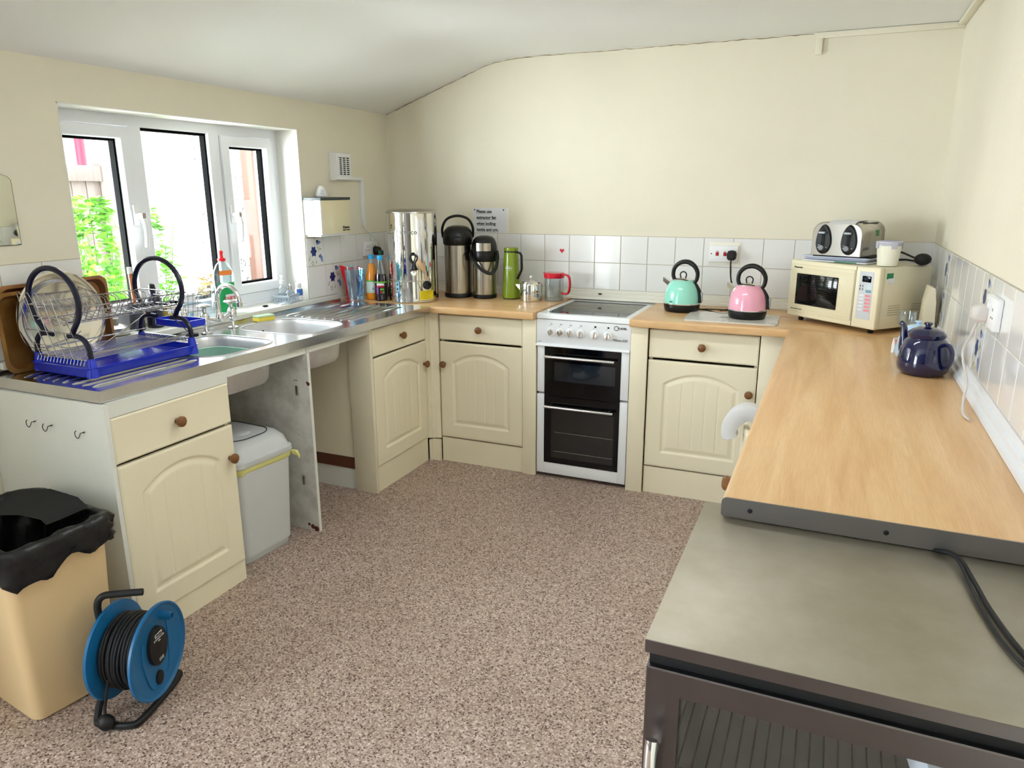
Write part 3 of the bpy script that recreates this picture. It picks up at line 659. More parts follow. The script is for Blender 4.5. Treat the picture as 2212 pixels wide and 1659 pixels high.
# ================================================================ WINDOW SILL THINGS
ZS = 0.9405
t = thing('sugar_pot', 'small steel pot with a conical lid on the window sill behind the rack', 'pot', (-0.055, -2.000, ZS))
b = MB(); b.lathe([(0.040, 0), (0.050, 0.004), (0.052, 0.028), (0.050, 0.030)], (0, 0, 0), 28); b.build('pan', m_steel, t)
b = MB(); b.lathe([(0.056, 0.030), (0.056, 0.033), (0.030, 0.043), (0.010, 0.047), (0.009, 0.049)], (0, 0, 0), 28); l = b.build('lid', m_steel, t)
b = MB(); b.lathe([(0.011, 0.048), (0.015, 0.066), (0.014, 0.069)], (0, 0, 0), 18); b.build('knob', m_steel, l)
t = thing('brush_pot', 'dark grey cylinder holding a dish brush on the window sill', 'brush holder', (-0.075, -1.880, ZS))
b = MB(); b.lathe([(0.027, 0), (0.029, 0.003), (0.029, 0.115), (0.026, 0.115), (0.025, 0.02)], (0, 0, 0), 24); b.build('cylinder', mat('dark_grey_tin', (70, 74, 84), 0.35, 0.4), t)
b = MB(); b.tube([(0.0, 0, 0.04), (-0.003, -0.004, 0.24)], 0.0075, 10); h = b.build('brush_handle', mat('orange_brown_wood', (196, 120, 74), 0.5), t)
b = MB(); b.tube([(-0.003, -0.004, 0.238), (-0.003, -0.004, 0.265)], 0.009, 10); b.build('brush_cap', m_white, h)
t = thing('spray_bottle', 'dark bottle with white lettering on the window sill behind the rack', 'bottle', (-0.06, -1.800, ZS))
b = MB(); b.lathe([(0.032, 0), (0.034, 0.004), (0.034, 0.12), (0.026, 0.135), (0.013, 0.145), (0.013, 0.155)], (0, 0, 0), 24); b.build('body', mat('navy_black_bottle', (30, 34, 52), 0.3), t)
b = MB(); b.lathe([(0.015, 0.156), (0.016, 0.165), (0.012, 0.185), (0.004, 0.188)], (0, 0, 0), 16); b.build('cap', m_black, t)
text('DE', 0.028, (0.0345, 0.004, 0.085), (rad(90), 0, rad(90)), t, m_wprint, bold=0.0006)
t = thing('sponge_packet', 'yellow packet standing on the window sill behind the wire cutlery basket', 'packet', (-0.06, -1.720, ZS))
b = MB(); b.box(-0.018, -0.034, 0, 0.018, 0.034, 0.075, 0.005); b.build('wrapper', mat('yellow_wrapper', (238, 206, 60), 0.5), t)
b = MB(); b.box(0.0182, -0.030, 0.05, 0.0188, 0.030, 0.072); b.build('wrapper_label', m_paper, t)
t = thing('wipes_packet', 'white and pale blue packet of wipes on the window sill', 'packet', (-0.060, -1.615, ZS), rad(-12))
b = MB(); b.loft([[(-0.018, -0.033, 0), (0.018, -0.033, 0), (0.018, 0.033, 0), (-0.018, 0.033, 0)], [(-0.016, -0.034, 0.06), (0.018, -0.034, 0.06), (0.018, 0.034, 0.06), (-0.016, 0.034, 0.06)], [(-0.003, -0.034, 0.118), (0.003, -0.034, 0.118), (0.003, 0.034, 0.118), (-0.003, 0.034, 0.118)]]); b.build('pouch', m_paper, t)
m_pblue = mat('pale_blue_print', (120, 190, 226), 0.5)
b = MB(); b.box(0.0184, -0.030, 0.072, 0.0157, 0.030, 0.080); b.box(0.0184, -0.008, 0.02, 0.0188, 0.010, 0.036); b.build('printed_band', m_pblue, t)
# glass tankard
t = thing('pint_glass', 'clear glass tankard standing on the window sill left of the tap', 'glass', (-0.055, -1.515, ZS))
b = MB(); b.lathe([(0.034, 0), (0.036, 0.003), (0.046, 0.148), (0.0445, 0.148), (0.0345, 0.008), (0.002, 0.007)], (0, 0, 0), 32); g = b.build('tumbler', m_cplastic, t)
text('JIM', 0.022, (0.0450, 0.0, 0.118), (rad(90), 0, rad(90)), t, mat('grey_print', (90, 96, 96), 0.6), bold=0.0004)
# washing-up liquid
t = thing('washing_up_liquid', 'large clear washing-up liquid bottle with a red cap and green label on the sill', 'bottle', (-0.055, -1.395, ZS))
m_liq = thin_clear('clear_pet', (226, 238, 240), 0.10)
b = MB(); rr = []
for r, z in ((0.040, 0.0), (0.046, 0.004), (0.050, 0.05), (0.046, 0.11), (0.052, 0.15), (0.054, 0.175), (0.048, 0.205), (0.034, 0.232), (0.018, 0.248), (0.014, 0.252)):
    rr.append([(r * 0.62 * cos(2 * pi * k / 28), r * 1.12 * sin(2 * pi * k / 28), z) for k in range(28)])
b.loft(rr); b.build('bottle_body', m_liq, t)
b = MB(); b.lathe([(0.018, 0.250), (0.019, 0.252), (0.019, 0.262), (0.010, 0.266), (0.009, 0.278), (0.006, 0.282)], (0, 0, 0), 20); c = b.build('cap', mat('red_plastic', (226, 24, 32), 0.3), t)
b = MB(); b.sphere((0, 0, 0.290), 0.011, 14); b.build('cap_stopper', _M['red_plastic'], c)
def patch(ra, rb, cy, z0, z1, a0, a1, n=10, top=None):
    b = MB(); A = [];
    for i in range(n + 1):
        a = rad(a0 + (a1 - a0) * i / n); A.append((ra * cos(a), cy + rb * sin(a)))
    for i in range(n): b.quad((A[i][0], A[i][1], z0), (A[i + 1][0], A[i + 1][1], z0), (A[i + 1][0], A[i + 1][1], z1), (A[i][0], A[i][1], z1))
    return b
lb = patch(0.0345, 0.060, 0, 0.012, 0.150, -62, 42).build('green_label', mat('green_label', (20, 168, 92), 0.4), t)
b = MB(); b.box(0.0342, -0.030, 0.050, 0.0352, 0.026, 0.095); b.build('label_field', m_paper, lb)
text('FAIRY', 0.030, (0.0356, -0.004, 0.072), (rad(90), 0, rad(90)), lb, mat('red_print', (214, 36, 66), 0.4), bold=0.0008, sx=0.85)
patch(0.0345, 0.058, 0, 0.186, 0.208, -50, 30).build('neck_label', mat('orange_label', (250, 140, 60), 0.4), t)
# grey basket with toiletries
t = thing('storage_basket', 'small grey perforated plastic basket at the right end of the window sill', 'basket', (-0.035, -0.972, ZS), rad(14))
m_greyp = mat('pale_grey_plastic', (176, 186, 196), 0.4)
b = MB(); hx, hy, hh = 0.048, 0.082, 0.044
b.box(-hx + 0.004, -hy + 0.004, 0, hx - 0.004, hy - 0.004, 0.003)
def basket_side(b, p0, p1, n):
    p0, p1 = V(*p0), V(*p1); d = (p1 - p0) / n; up = V(0, 0, hh - 0.012)
    for i in range(n):
        q = p0 + d * i
        b.tube([q, q + d + up], 0.0016, 5).tube([q + d, q + up], 0.0016, 5)
for s in (-1, 1):
    basket_side(b, (s * hx * 0.95, -hy * 0.95, 0.004), (s * hx * 0.95, hy * 0.95, 0.004), 10)
    basket_side(b, (-hx * 0.95, s * hy * 0.95, 0.004), (hx * 0.95, s * hy * 0.95, 0.004), 6)
b.loft([rrect(-hx * .97, -hy * .97, hx * .97, hy * .97, 0.008, 0.0, 3), rrect(-hx * .97, -hy * .97, hx * .97, hy * .97, 0.008, 0.007, 3), rrect(-hx * .93, -hy * .93, hx * .93, hy * .93, 0.008, 0.007, 3), rrect(-hx * .93, -hy * .93, hx * .93, hy * .93, 0.008, 0.0, 3)], False, False, ring_closed=True)
b.loft([rrect(-hx, -hy, hx, hy, 0.008, hh - 0.010, 3), rrect(-hx * 1.04, -hy * 1.03, hx * 1.04, hy * 1.03, 0.008, hh, 3), rrect(-hx * .93, -hy * .95, hx * .93, hy * .95, 0.008, hh, 3), rrect(-hx * .92, -hy * .94, hx * .92, hy * .94, 0.008, hh - 0.010, 3)], False, False, ring_closed=True)
b.build('lattice', m_greyp, t)
def pump(label, loc, r, h, body_m, pump_m, hp, liquid=None, name='soap_dispenser'):
    t = thing(name, label, 'bottle', loc)
    b = MB(); b.lathe([(r * 0.9, 0), (r, 0.004), (r, h * 0.62), (r * 0.8, h * 0.80), (r * 0.36, h * 0.93), (r * 0.34, h)], (0, 0, 0), 24); b.build('bottle_body', body_m, t)
    b = MB(); b.lathe([(r * 0.5, h), (r * 0.5, h + 0.018), (0.005, h + 0.020), (0.004, h + hp - 0.01), (0.008, h + hp - 0.008), (0.009, h + hp)], (0, 0, 0), 16); b.tube([(0, 0, h + hp - 0.004), (0.016, -0.016, h + hp - 0.003), (0.024, -0.022, h + hp - 0.010)], 0.004, 8); b.build('pump', pump_m, t)
    return t
zb_ = ZS + 0.0035
pump('clear pump bottle with a white pump, tallest in the sill basket', (-0.042, -1.004, zb_), 0.024, 0.095, m_cplastic, m_white, 0.045)
pump('small round soap bottle with a chrome pump, middle of the sill basket', (-0.020, -0.975, zb_), 0.027, 0.065, m_cplastic, m_chrome, 0.030)
t = thing('lotion_bottle', 'small white-capped bottle with a blue label in the sill basket', 'bottle', (-0.012, -0.912, zb_))
b = MB(); b.lathe([(0.018, 0), (0.020, 0.003), (0.020, 0.055), (0.014, 0.066), (0.013, 0.07)], (0, 0, 0), 20); b.build('bottle_body', m_white, t)
b = MB(); b.lathe([(0.0145, 0.070), (0.0155, 0.073), (0.0155, 0.090), (0.013, 0.093)], (0, 0, 0), 20); b.build('cap', m_white, t)
patch(0.0203, 0.0203, 0, 0.026, 0.060, -80, 30).build('blue_label', mat('mid_blue_label', (60, 110, 190), 0.4), t)
b = MB(); b.loft([rrect(-0.017, -0.008, 0.017, 0.008, 0.006, z, 3) for z in (0, 0.009)]); o = b.build('eraser', m_white, loc=(0.012, -1.075, ZS), rot=(0, 0, rad(70))); tag(o, 'small white block lying on the sill left of the grey basket', 'block')
b = MB(); b.sphere((0, 0, 0.005), 0.016, 12, 1.0, 0.45, 0.32); o = b.build('dark_lump', m_blackm, loc=(-0.020, -1.165, ZS), rot=(0, 0, rad(60))); tag(o, 'small dark lump lying on the sill between the tap and the grey basket', 'lump')

# ================================================================ ON THE LEFT WALL
t = thing('towel_dispenser', 'wall-mounted paper towel dispenser with a dark lid right of the window', 'dispenser', (0.001, -0.715, 1.275))
b = MB(); y0, y1, D, Z = -0.128, 0.128, 0.118, 0.205
b.box(0, y0, 0.010, D - 0.004, y1, Z - 0.014, 0.003); b.box(0, y0 + 0.01, 0, D - 0.02, y1 - 0.01, 0.012); b.build('case', m_white, t)
b = MB(); b.box(D - 0.0045, y0 + 0.008, 0.014, D - 0.001, y1 - 0.003, Z - 0.016, 0.001); fp = b.build('front_cover', mat('ivory_plastic', (226, 216, 180), 0.3), t)
b = MB(); b.box(0, y0 - 0.002, Z - 0.014, D + 0.003, y1 + 0.002, Z, 0.003); b.build('lid', mat('dark_grey_lid', (58, 66, 64), 0.35), t)
b = MB(); b.prism([(0.045, Z - 0.015), (0.070, Z - 0.015), (0.072, 0.105), (0.058, 0.105)], 'Y', y0 - 0.0012, y0 + 0.001); b.build('level_window', m_blackglass, t)
text('Kleenex', 0.018, (D - 0.0005, 0.082, 0.044), (rad(90), 0, rad(90)), fp, m_ink, bold=0.0008)
text('Hand Towels', 0.0115, (D - 0.0005, 0.082, 0.030), (rad(90), 0, rad(90)), fp, m_ink, bold=0.0005)
t = thing('air_freshener', 'small white triangular air freshener standing on the towel dispenser', 'air freshener', (0.050, -0.745, 1.4805), rad(-30))
b = MB(); b.loft([[(0.015 * s, p[0] * k, 0.004 + p[1] * k + (1 - k) * 0.02) for p in ((-0.027, -0.002), (-0.030, 0.004), (-0.016, 0.044), (-0.007, 0.056), (0.007, 0.056), (0.016, 0.044), (0.030, 0.004), (0.027, -0.002))] for s, k in ((-1.0, 0.86), (-0.8, 1.0), (0.8, 1.0), (1.0, 0.86))])
b.xf(Matrix.Translation(V(0, 0, -0.001))); b.build('housing', m_white, t)
for i in range(3):
    b = MB(); b.tube([(0.0152, -0.012 + i * 0.002, 0.018 + i * 0.009), (0.0152, 0.012 - i * 0.002, 0.018 + i * 0.009)], 0.0014, 6); b.build('vent_rib', m_greyp, t)
t = thing('extractor_fan', 'square white extractor fan with a slatted grille on the wall by the corner', 'extractor fan', (0.001, -0.523, 1.645))
b = MB(); w = 0.071; 
b.loft([[(x, y, z) for y, z in ((-w * k, -w * 1.06 * k), (w * k, -w * 1.06 * k), (w * k, w * 1.06 * k), (-w * k, w * 1.06 * k))] for x, k in ((0, 1), (0.030, 1.0), (0.046, 0.93))], True, True); b.build('housing', m_white, t)
b = MB(); b.box(0.0462, -0.046, -0.046, 0.0475, 0.046, 0.050); dk = b.build('grille_opening', m_blackm, t, 'dark grille opening')
for i in range(10):
    b = MB(); z = -0.047 + i * 0.0108; b.box(0.046, -0.056, z - 0.0022, 0.052, 0.056, z + 0.0022, 0.0006); b.build('louvre', m_white, t)
for y in (-0.050, -0.018, 0.016, 0.050):
    b = MB(); b.box(0.046, y - 0.003, -0.048, 0.0515, y + 0.003, 0.052); b.build('grille_bar', m_white, t)
b = MB(); b.box(0.001, -0.451, 1.572, 0.018, -0.300, 1.590, 0.001); tk = b.build('cable_trunking', m_white); tag(tk, 'white cable trunking running from the extractor fan down to the sockets', 'trunking')
b = MB(); b.box(0.001, -0.318, 1.310, 0.018, -0.300, 1.572, 0.001); b.build('vertical_trunking', m_white, tk)
def uk_socket(org, rz, label, red=False, plate=(0.146, 0.086)):
    t = thing('double_socket', label, 'socket', org, rz)
    b = MB(); w, h = plate[0] / 2, plate[1] / 2; b.box(-w, -0.018, -h, w, 0, h, 0.003); p = b.build('plate', m_white, t)
    for s in (-1, 1):
        for dx, dz, a, c in ((0, 0.012, 0.002, 0.0045), (-0.011, -0.010, 0.004, 0.002), (0.011, -0.010, 0.004, 0.002)):
            b = MB(); x = s * 0.040 + dx; b.box(x - a, -0.0186, dz - c, x + a, -0.0178, dz + c); b.build('pin_hole', m_blackm, p)
        b = MB(); x = s * 0.014; b.box(x - 0.006, -0.023, 0.010, x + 0.006, -0.018, 0.030, 0.001); b.build('switch', _M.get('red_switch') or mat('red_switch', (190, 20, 30), 0.3) if red else m_white, t)
    return t
uk_socket((0.0075, -0.262, 1.176), rad(90), 'white double socket on the left wall tiles above the squash bottles')
def uk_plug(org, M, label, m, cord):
    t = thing('mains_plug', label, 'plug'); t.matrix_world = M
    b = MB(); rr = [[(x * k, y, z * k) for x, z in ((-0.022, -0.018), (-0.012, -0.026), (0.012, -0.026), (0.022, -0.018), (0.025, 0.006), (0.018, 0.022), (0.0, 0.026), (-0.018, 0.022), (-0.025, 0.006))] for y, k in ((0, 1.0), (-0.018, 1.0), (-0.030, 0.85), (-0.036, 0.6))]
    b.loft(rr); b.build('plug_body', m, t)
    b = MB(); Mi = M.inverted(); b.tube(spl([Mi @ V(*p) for p in cord], 6), 0.0038, 8); b.build('flex', m, t)
    return t
ML = lambda y, z: Matrix.Translation(V(0.0262, y, z)) @ Matrix.Rotation(rad(90), 4, 'Z')
uk_plug(None, ML(-0.225, 1.160), 'black plug in the left wall socket above the squash bottles', m_rubber, [(0.045, -0.225, 1.140), (0.05, -0.225, 1.10), (0.055, -0.21, 1.00), (0.06, -0.19, 0.92), (0.08, -0.17, 0.912)])
b = MB(); b.tube(spl([(0.012, -0.309, 1.312), (0.016, -0.300, 1.29), (0.030, -0.245, 1.25), (0.034, -0.19, 1.20), (0.034, -0.165, 1.15), (0.030, -0.19, 1.125), (0.032, -0.215, 1.118)], 6), 0.003, 8); tag(b.build('fan_flex', m_white), 'thin white flex hanging from the trunking to the left wall socket', 'cable')
# mirror at the left edge
t = thing('wall_mirror', 'frameless arched-top mirror on the wall at the left edge of the picture', 'mirror', (0.001, -2.667, 1.33))
pts = [(-0.30, 0.0), (0.30, 0.0), (0.30, 0.218)] + [(0.30 * cos(rad(a)), 0.218 + 0.045 * sin(rad(a))) for a in range(15, 180, 15)] + [(-0.30, 0.218)]
b = MB(); b.prism(pts, 'X', 0, 0.004); b.build('backing', mat('mirror_edge', (70, 62, 44), 0.5), t)
b = MB(); b.prism([(p[0] * 0.993, 0.002 + p[1] * 0.988) for p in pts], 'X', 0.0041, 0.005); b.build('mirror_pane', mat('mirror_silver', (214, 214, 200), 0.02, 1.0), t)

# ================================================================ COOKER
m_cwhite = mat('cooker_white_enamel', (238, 240, 242), 0.25, coat=0.3)
ck = thing('cooker', 'freestanding white electric cooker with two black glass oven doors and a ceramic hob', 'cooker', (1.4785, -0.564, 0.0))
b = MB(); b.box(-0.2480, 0.030, 0.045, 0.2480, 0.550, 0.872); b.build('body', m_cwhite, ck)
for x in (-0.21, 0.21):
    for y in (0.07, 0.50): b = MB(); b.lathe([(0.018, 0), (0.018, 0.012), (0.008, 0.014), (0.008, 0.046)], (x, y, 0), 14); b.build('foot', m_black, ck)
b = MB(); b.box(-0.246, 0.028, 0.018, 0.246, 0.034, 0.05); b.build('kick_gap', m_blackm, ck)
b = MB(); b.loft([[(x0, y0, z), (x1, y0, z), (x1, y1, z), (x0, y1, z)] for x0, y0, x1, y1, z in ((-0.250, 0.006, 0.250, 0.552, 0.868), (-0.250, 0.0, 0.250, 0.553, 0.872), (-0.250, 0.0, 0.250, 0.553, 0.890), (-0.246, 0.004, 0.246, 0.550, 0.898), (-0.214, 0.036, 0.214, 0.512, 0.898), (-0.212, 0.038, 0.212, 0.510, 0.893))]); b.build('hob_surround', m_cwhite, ck)
b = MB(); b.box(-0.2125, 0.0375, 0.8932, 0.2125, 0.5105, 0.8965); hg = b.build('hob_glass', m_blackglass, ck)
m_ring = mat('hob_ring_print', (70, 70, 74), 0.2)
for x, y, r in ((-0.105, 0.15, 0.075), (0.105, 0.15, 0.09), (-0.105, 0.385, 0.09), (0.105, 0.385, 0.075)):
    b = MB(); b.loft([[(x + q * cos(2 * pi * k / 40), y + q * sin(2 * pi * k / 40), 0.8967) for k in range(40)] for q in (r, r + 0.0012)], False, False); b.build('hob_ring', m_ring, hg)
b = MB(); b.prism([(0.004, 0.742), (0.0, 0.748), (0.002, 0.867), (0.03, 0.867), (0.03, 0.742)], 'X', -0.250, 0.250); cpn = b.build('control_panel', m_cwhite, ck)
b = MB(); b.prism([(-0.014, 0.7315), (-0.010, 0.7385), (0.004, 0.743), (0.03, 0.742), (0.03, 0.7300), (-0.010, 0.7285)], 'X', -0.250, 0.250); b.build('panel_lip', m_cwhite, ck)
kxs = [-0.170, -0.117, -0.064, -0.010, 0.066, 0.134]
for i, x in enumerate(kxs):
    z = 0.8055
    b = MB(); b.lathe([(0.0245, 0.001), (0.0245, -0.004), (0.021, -0.008), (0.010, -0.009)], (x, 0, z), 24, 'Y'); k = b.build('control_knob', m_white, cpn)
    b = MB(); b.lathe([(0.0155, -0.008), (0.0145, -0.018), (0.013, -0.020), (0.002, -0.020)], (x, 0, z), 20, 'Y'); b.box(x - 0.003, -0.029, z - 0.017, x + 0.003, -0.009, z + 0.017, 0.002); b.build('knob_grip', m_chrome, k)
    b = MB(); b.box(x - 0.004, -0.0003, z + 0.036, x + 0.006, 0.002, z + 0.044); b.build('dial_symbol', m_greyp if i < 4 else m_ink, cpn)
    b = MB(); b.box(x - 0.010, -0.0003, z + 0.030, x - 0.005, 0.002, z + 0.0315); b.build('dial_mark', m_ink, cpn)
text('FLAVEL', 0.0145, (0.207, -0.0006, 0.846), FX, cpn, m_ink, bold=0.0003, sx=1.0)
b = MB(); b.tube([(0.176 + 0.011 * cos(rad(a)), -0.0004, 0.846 + 0.011 * sin(rad(a))) for a in range(40, 330, 15)], 0.0012, 6); b.build('brand_ring', m_ink, cpn)
text('Milano E50', 0.0170, (0.196, -0.0006, 0.786), FX, cpn, m_ink, shear=0.35)
text('ceramic', 0.006, (-0.232, -0.0006, 0.752), FX, cpn, m_ink)
def oven_door(z0, z1, gz0, gz1, hz, low, nm):
    b = MB()
    b.box(-0.247, 0.004, z0, -0.2055, 0.03, z1, 0.0015).box(0.2055, 0.004, z0, 0.247, 0.03, z1, 0.0015)
    if low: b.box(-0.2053, 0.0042, z0, 0.2053, 0.03, gz0, 0.0012)
    else: b.box(-0.2053, 0.012, z0, 0.2053, 0.03, z1)
    d = b.build('oven_door', m_cwhite, ck)
    b = MB(); b.box(-0.2050, 0.0015, gz0 + 0.0008, 0.2050, 0.010, gz1); g = b.build('door_glass', m_blackglass, d)
    b = MB(); b.tube([(-0.195, -0.030, hz), (0.180, -0.030, hz)], 0.0078, 14)
    for x in (-0.17, 0.155): b.tube([(x, 0.002, hz), (x, -0.028, hz)], 0.005, 10)
    b.build('handle', m_chrome, d)
    return d, g
d1, g1 = oven_door(0.478, 0.728, 0.462, 0.728, 0.678, False, 'top')
d2, g2 = oven_door(0.022, 0.466, 0.085, 0.460, 0.408, True, 'main')
m_innerwin = mat('oven_inner_window', (26, 32, 40), 0.1, coat=0.5)
b = MB(); b.box(-0.150, 0.0010, 0.545, 0.178, 0.0022, 0.645); b.build('viewing_window', m_innerwin, g1, 'slightly bluish viewing window')
b = MB(); b.box(-0.165, 0.0010, 0.118, 0.180, 0.0022, 0.385); vw = b.build('viewing_window', mat('oven_inner_dark', (20, 21, 20), 0.1, coat=0.5), g2)
for z in (0.155, 0.262):
    b = MB(); b.tube([(-0.15, 0.0006, z), (0.175, 0.0006, z)], 0.0011, 6); b.build('oven_shelf_line', m_steel, vw)
# dark mark on the upstand behind the cooker
b = MB(); b.box(1.393, -0.0240, 0.934, 1.414, -0.0225, 0.942); tag(b.build('dark_mark', m_blackm), 'tiny dark mark on the upstand behind the hob', 'fixing')

# ================================================================ URN AND FLASKS
m_mirror = mat('mirror_polished_steel', (222, 220, 214), 0.04, 1.0)
ur = thing('hot_water_urn', 'tall mirror polished steel hot water urn with a tap, on the worktop corner', 'urn', (0.423, -0.442, 0.9055))
b = MB(); b.lathe([(0.136, 0.0), (0.140, 0.004), (0.140, 0.118), (0.1385, 0.1195), (0.1415, 0.122), (0.1415, 0.126), (0.139, 0.128), (0.1395, 0.488)], (0, 0, 0), 72); b.build('body', m_mirror, ur, angle=30)
b = MB(); b.lathe([(0.1405, 0.488), (0.143, 0.490), (0.142, 0.495), (0.128, 0.505), (0.09, 0.509), (0.002, 0.510)], (0, 0, 0), 72); b.build('lid', m_steel, ur)
def polar(t, ang, r, z): return (r * cos(rad(ang)), r * sin(rad(ang)), z)
ua = -58      # direction of the tap, towards the camera
def on_cyl(o, ang, r, z, tilt=0): o.location = polar(0, ang, r, z); o.rotation_euler = (rad(90), 0, rad(ang + 90)); return o
b = MB(); b.lathe([(0.011, 0.0), (0.011, 0.035), (0.016, 0.040), (0.016, 0.062), (0.012, 0.066)], (0, 0, 0), 18, 'X'); b.lathe([(0.008, -0.045), (0.010, -0.030), (0.014, 0.0), (0.016, 0.018)], (0.052, 0, 0), 18); tp = b.build('tap', m_chrome, ur)
tp.location = polar(0, ua, 0.138, 0.172); tp.rotation_euler = (0, 0, rad(ua))
b = MB(); b.loft([[(0.052 + r * cos(2 * pi * k / 16), r * 1.1 * sin(2 * pi * k / 16), z) for k in range(16)] for r, z in ((0.019, 0.017), (0.021, 0.022), (0.012, 0.045), (0.010, 0.052))])
b.tube(spl([(0.052, 0.0, 0.045), (0.050, -0.018, 0.07), (0.050, -0.020, 0.092), (0.052, 0, 0.100), (0.054, 0.018, 0.092), (0.054, 0.018, 0.075), (0.052, 0.002, 0.05)], 5), 0.005, 8); b.build('tap_lever', m_black, tp)
for (nm, ang, z, m) in (('control_knob', -28, 0.098, m_blackm),):
    b = MB(); b.lathe([(0.023, 0), (0.023, 0.012), (0.018, 0.020), (0.002, 0.021)], (0, 0, 0), 24, 'X'); o = b.build(nm, m, ur); o.location = polar(0, ang, 0.139, z); o.rotation_euler = (0, 0, rad(ang))
def cyl_patch(r, a0, a1, z0, z1, n=10): return patch(r, r, 0, z0, z1, a0, a1, n)
m_yel = mat('yellow_label', (236, 214, 30), 0.4)
yl = cyl_patch(0.1405, -46, -9, 0.018, 0.068).build('warning_label', m_yel, ur, 'yellow warning label')
for i in range(6):
    b = patch(0.1408, 0.1408, 0, 0.060 - i * 0.007, 0.0615 - i * 0.007, -44, -14 - (i * 7) % 11, 8); b.build('printed_line', mat('olive_print', (150, 132, 24), 0.5), yl)
bp_ = cyl_patch(0.1405, -104, -94, 0.065, 0.116, 4).build('indicator_panel', mat('pale_blue_panel', (176, 206, 226), 0.3), ur, 'pale blue indicator panel')
for z in (0.078, 0.103):
    b = MB(); b.lathe([(0.005, 0), (0.0045, 0.002)], (0, 0, 0), 14, 'X'); o = b.build('indicator_light', m_blackm, bp_); o.location = polar(0, -99, 0.1406, z); o.rotation_euler = (0, 0, rad(-99))
# lettering following the curve
for i, ch in enumerate('marco'):
    a = -80 + i * 7.2; t_ = text(ch, 0.034, polar(0, a, 0.1402, 0.388), (rad(90), 0, rad(a + 90)), ur, mat('etched_grey', (120, 118, 114), 0.5), bold=0.0007)

def tubehandle(pts, r, name, m, parent, flat=1.0, seg=10): b = MB(); b.tube(spl(pts, 5), r, seg, flat=flat); return b.build(name, m, parent)
m_brush = mat('brushed_flask_steel', (182, 174, 160), 0.24, 1.0, var=0.12, vscale=20, stretch=(1, 1, 0.05))
t = thing('pump_flask', 'tall brushed steel pump flask with a black domed head, next to the urn', 'flask', (0.588, -0.205, 0.9055), rad(-62))
b = MB(); b.lathe([(0.080, 0), (0.083, 0.004), (0.083, 0.022), (0.0805, 0.026)], (0, 0, 0), 40); b.build('base', m_black, t)
b = MB(); b.lathe([(0.0795, 0.024), (0.0795, 0.305)], (0, 0, 0), 40, cap0=False, cap1=False); b.build('body', m_brush, t)
b = MB(); b.lathe([(0.081, 0.302), (0.086, 0.310), (0.088, 0.345), (0.086, 0.362), (0.078, 0.385), (0.058, 0.405), (0.030, 0.412), (0.002, 0.413)], (0, 0, 0), 36, sx=1.04); b.box(0.07, -0.026, 0.310, 0.104, 0.026, 0.350, 0.010); b.build('pump_head', m_black, t)
tubehandle([(0.0, -0.086, 0.345), (0.02, -0.088, 0.40), (0.035, -0.060, 0.450), (0.040, 0, 0.468), (0.035, 0.060, 0.450), (0.02, 0.088, 0.40), (0.0, 0.086, 0.345)], 0.0075, 'carry_handle', m_black, t)
t = thing('pump_flask', 'shorter steel pump flask with a black and steel head, second from the urn', 'flask', (0.752, -0.190, 0.9055), rad(-68))
b = MB(); b.lathe([(0.068, 0), (0.071, 0.004), (0.071, 0.020), (0.068, 0.024)], (0, 0, 0), 40); b.build('base', m_black, t)
b = MB(); b.lathe([(0.0675, 0.022), (0.0675, 0.215)], (0, 0, 0), 40, cap0=False, cap1=False); b.build('body', m_brush, t)
b = MB(); b.lathe([(0.070, 0.212), (0.074, 0.218), (0.074, 0.262), (0.072, 0.270)], (0, 0, 0), 36); b.loft([[(0.078 * k * cos(2 * pi * i / 30) , 0.074 * k * sin(2 * pi * i / 30), z) for i in range(30)] for k, z in ((1, 0.262), (1.0, 0.285), (0.96, 0.310), (0.84, 0.335), (0.62, 0.350), (0.3, 0.356), (0.01, 0.357))]); b.build('pump_head', m_black, t)
b = MB(); b.loft([[(0.082 * cos(rad(a)), 0.082 * sin(rad(a)) * 0.9, z) for a in (-34, -20, -6, 8, 22, 34)] + [(0.06 * cos(rad(a)), 0.06 * sin(rad(a)), z) for a in (34, -34)] for z in (0.274, 0.318)]); b.build('steel_badge', m_brush, t, 'plain steel plate on the front of the head')
tubehandle([(0.01, 0.072, 0.270), (0.05, 0.078, 0.235), (0.085, 0.068, 0.175), (0.100, 0.040, 0.150), (0.104, 0, 0.165), (0.100, -0.03, 0.19), (0.06, -0.074, 0.24), (0.0, -0.074, 0.270)], 0.0065, 'carry_handle', m_black, t, 1.5)
m_olive = mat('olive_green_flask', (124, 146, 22), 0.25, coat=0.3)
t = thing('vacuum_jug', 'olive green vacuum jug with a black handle between the steel flasks and the teapot', 'jug', (0.912, -0.168, 0.9055), rad(-20))
b = MB(); b.lathe([(0.048, 0), (0.050, 0.003), (0.050, 0.006)], (0, 0, 0), 36); b.build('base', m_black, t)
b = MB(); b.lathe([(0.0515, 0.006), (0.052, 0.010), (0.050, 0.06), (0.041, 0.262), (0.040, 0.266)], (0, 0, 0), 36); bd = b.build('body', m_olive, t)
b = MB(); b.lathe([(0.041, 0.266), (0.042, 0.270), (0.041, 0.273)], (0, 0, 0), 36); b.build('collar', m_black, t)
b = MB(); b.lathe([(0.040, 0.273), (0.041, 0.277), (0.040, 0.290), (0.036, 0.292)], (0, 0, 0), 36); b.build('stopper', m_olive, t)
b = MB(); b.tube([(0.036, 0, 0.268), (0.070, 0, 0.264), (0.080, 0, 0.250), (0.082, 0, 0.18), (0.078, 0, 0.165), (0.050, 0, 0.118)], 0.006, 8, flat=1.4); b.build('handle', m_black, t)
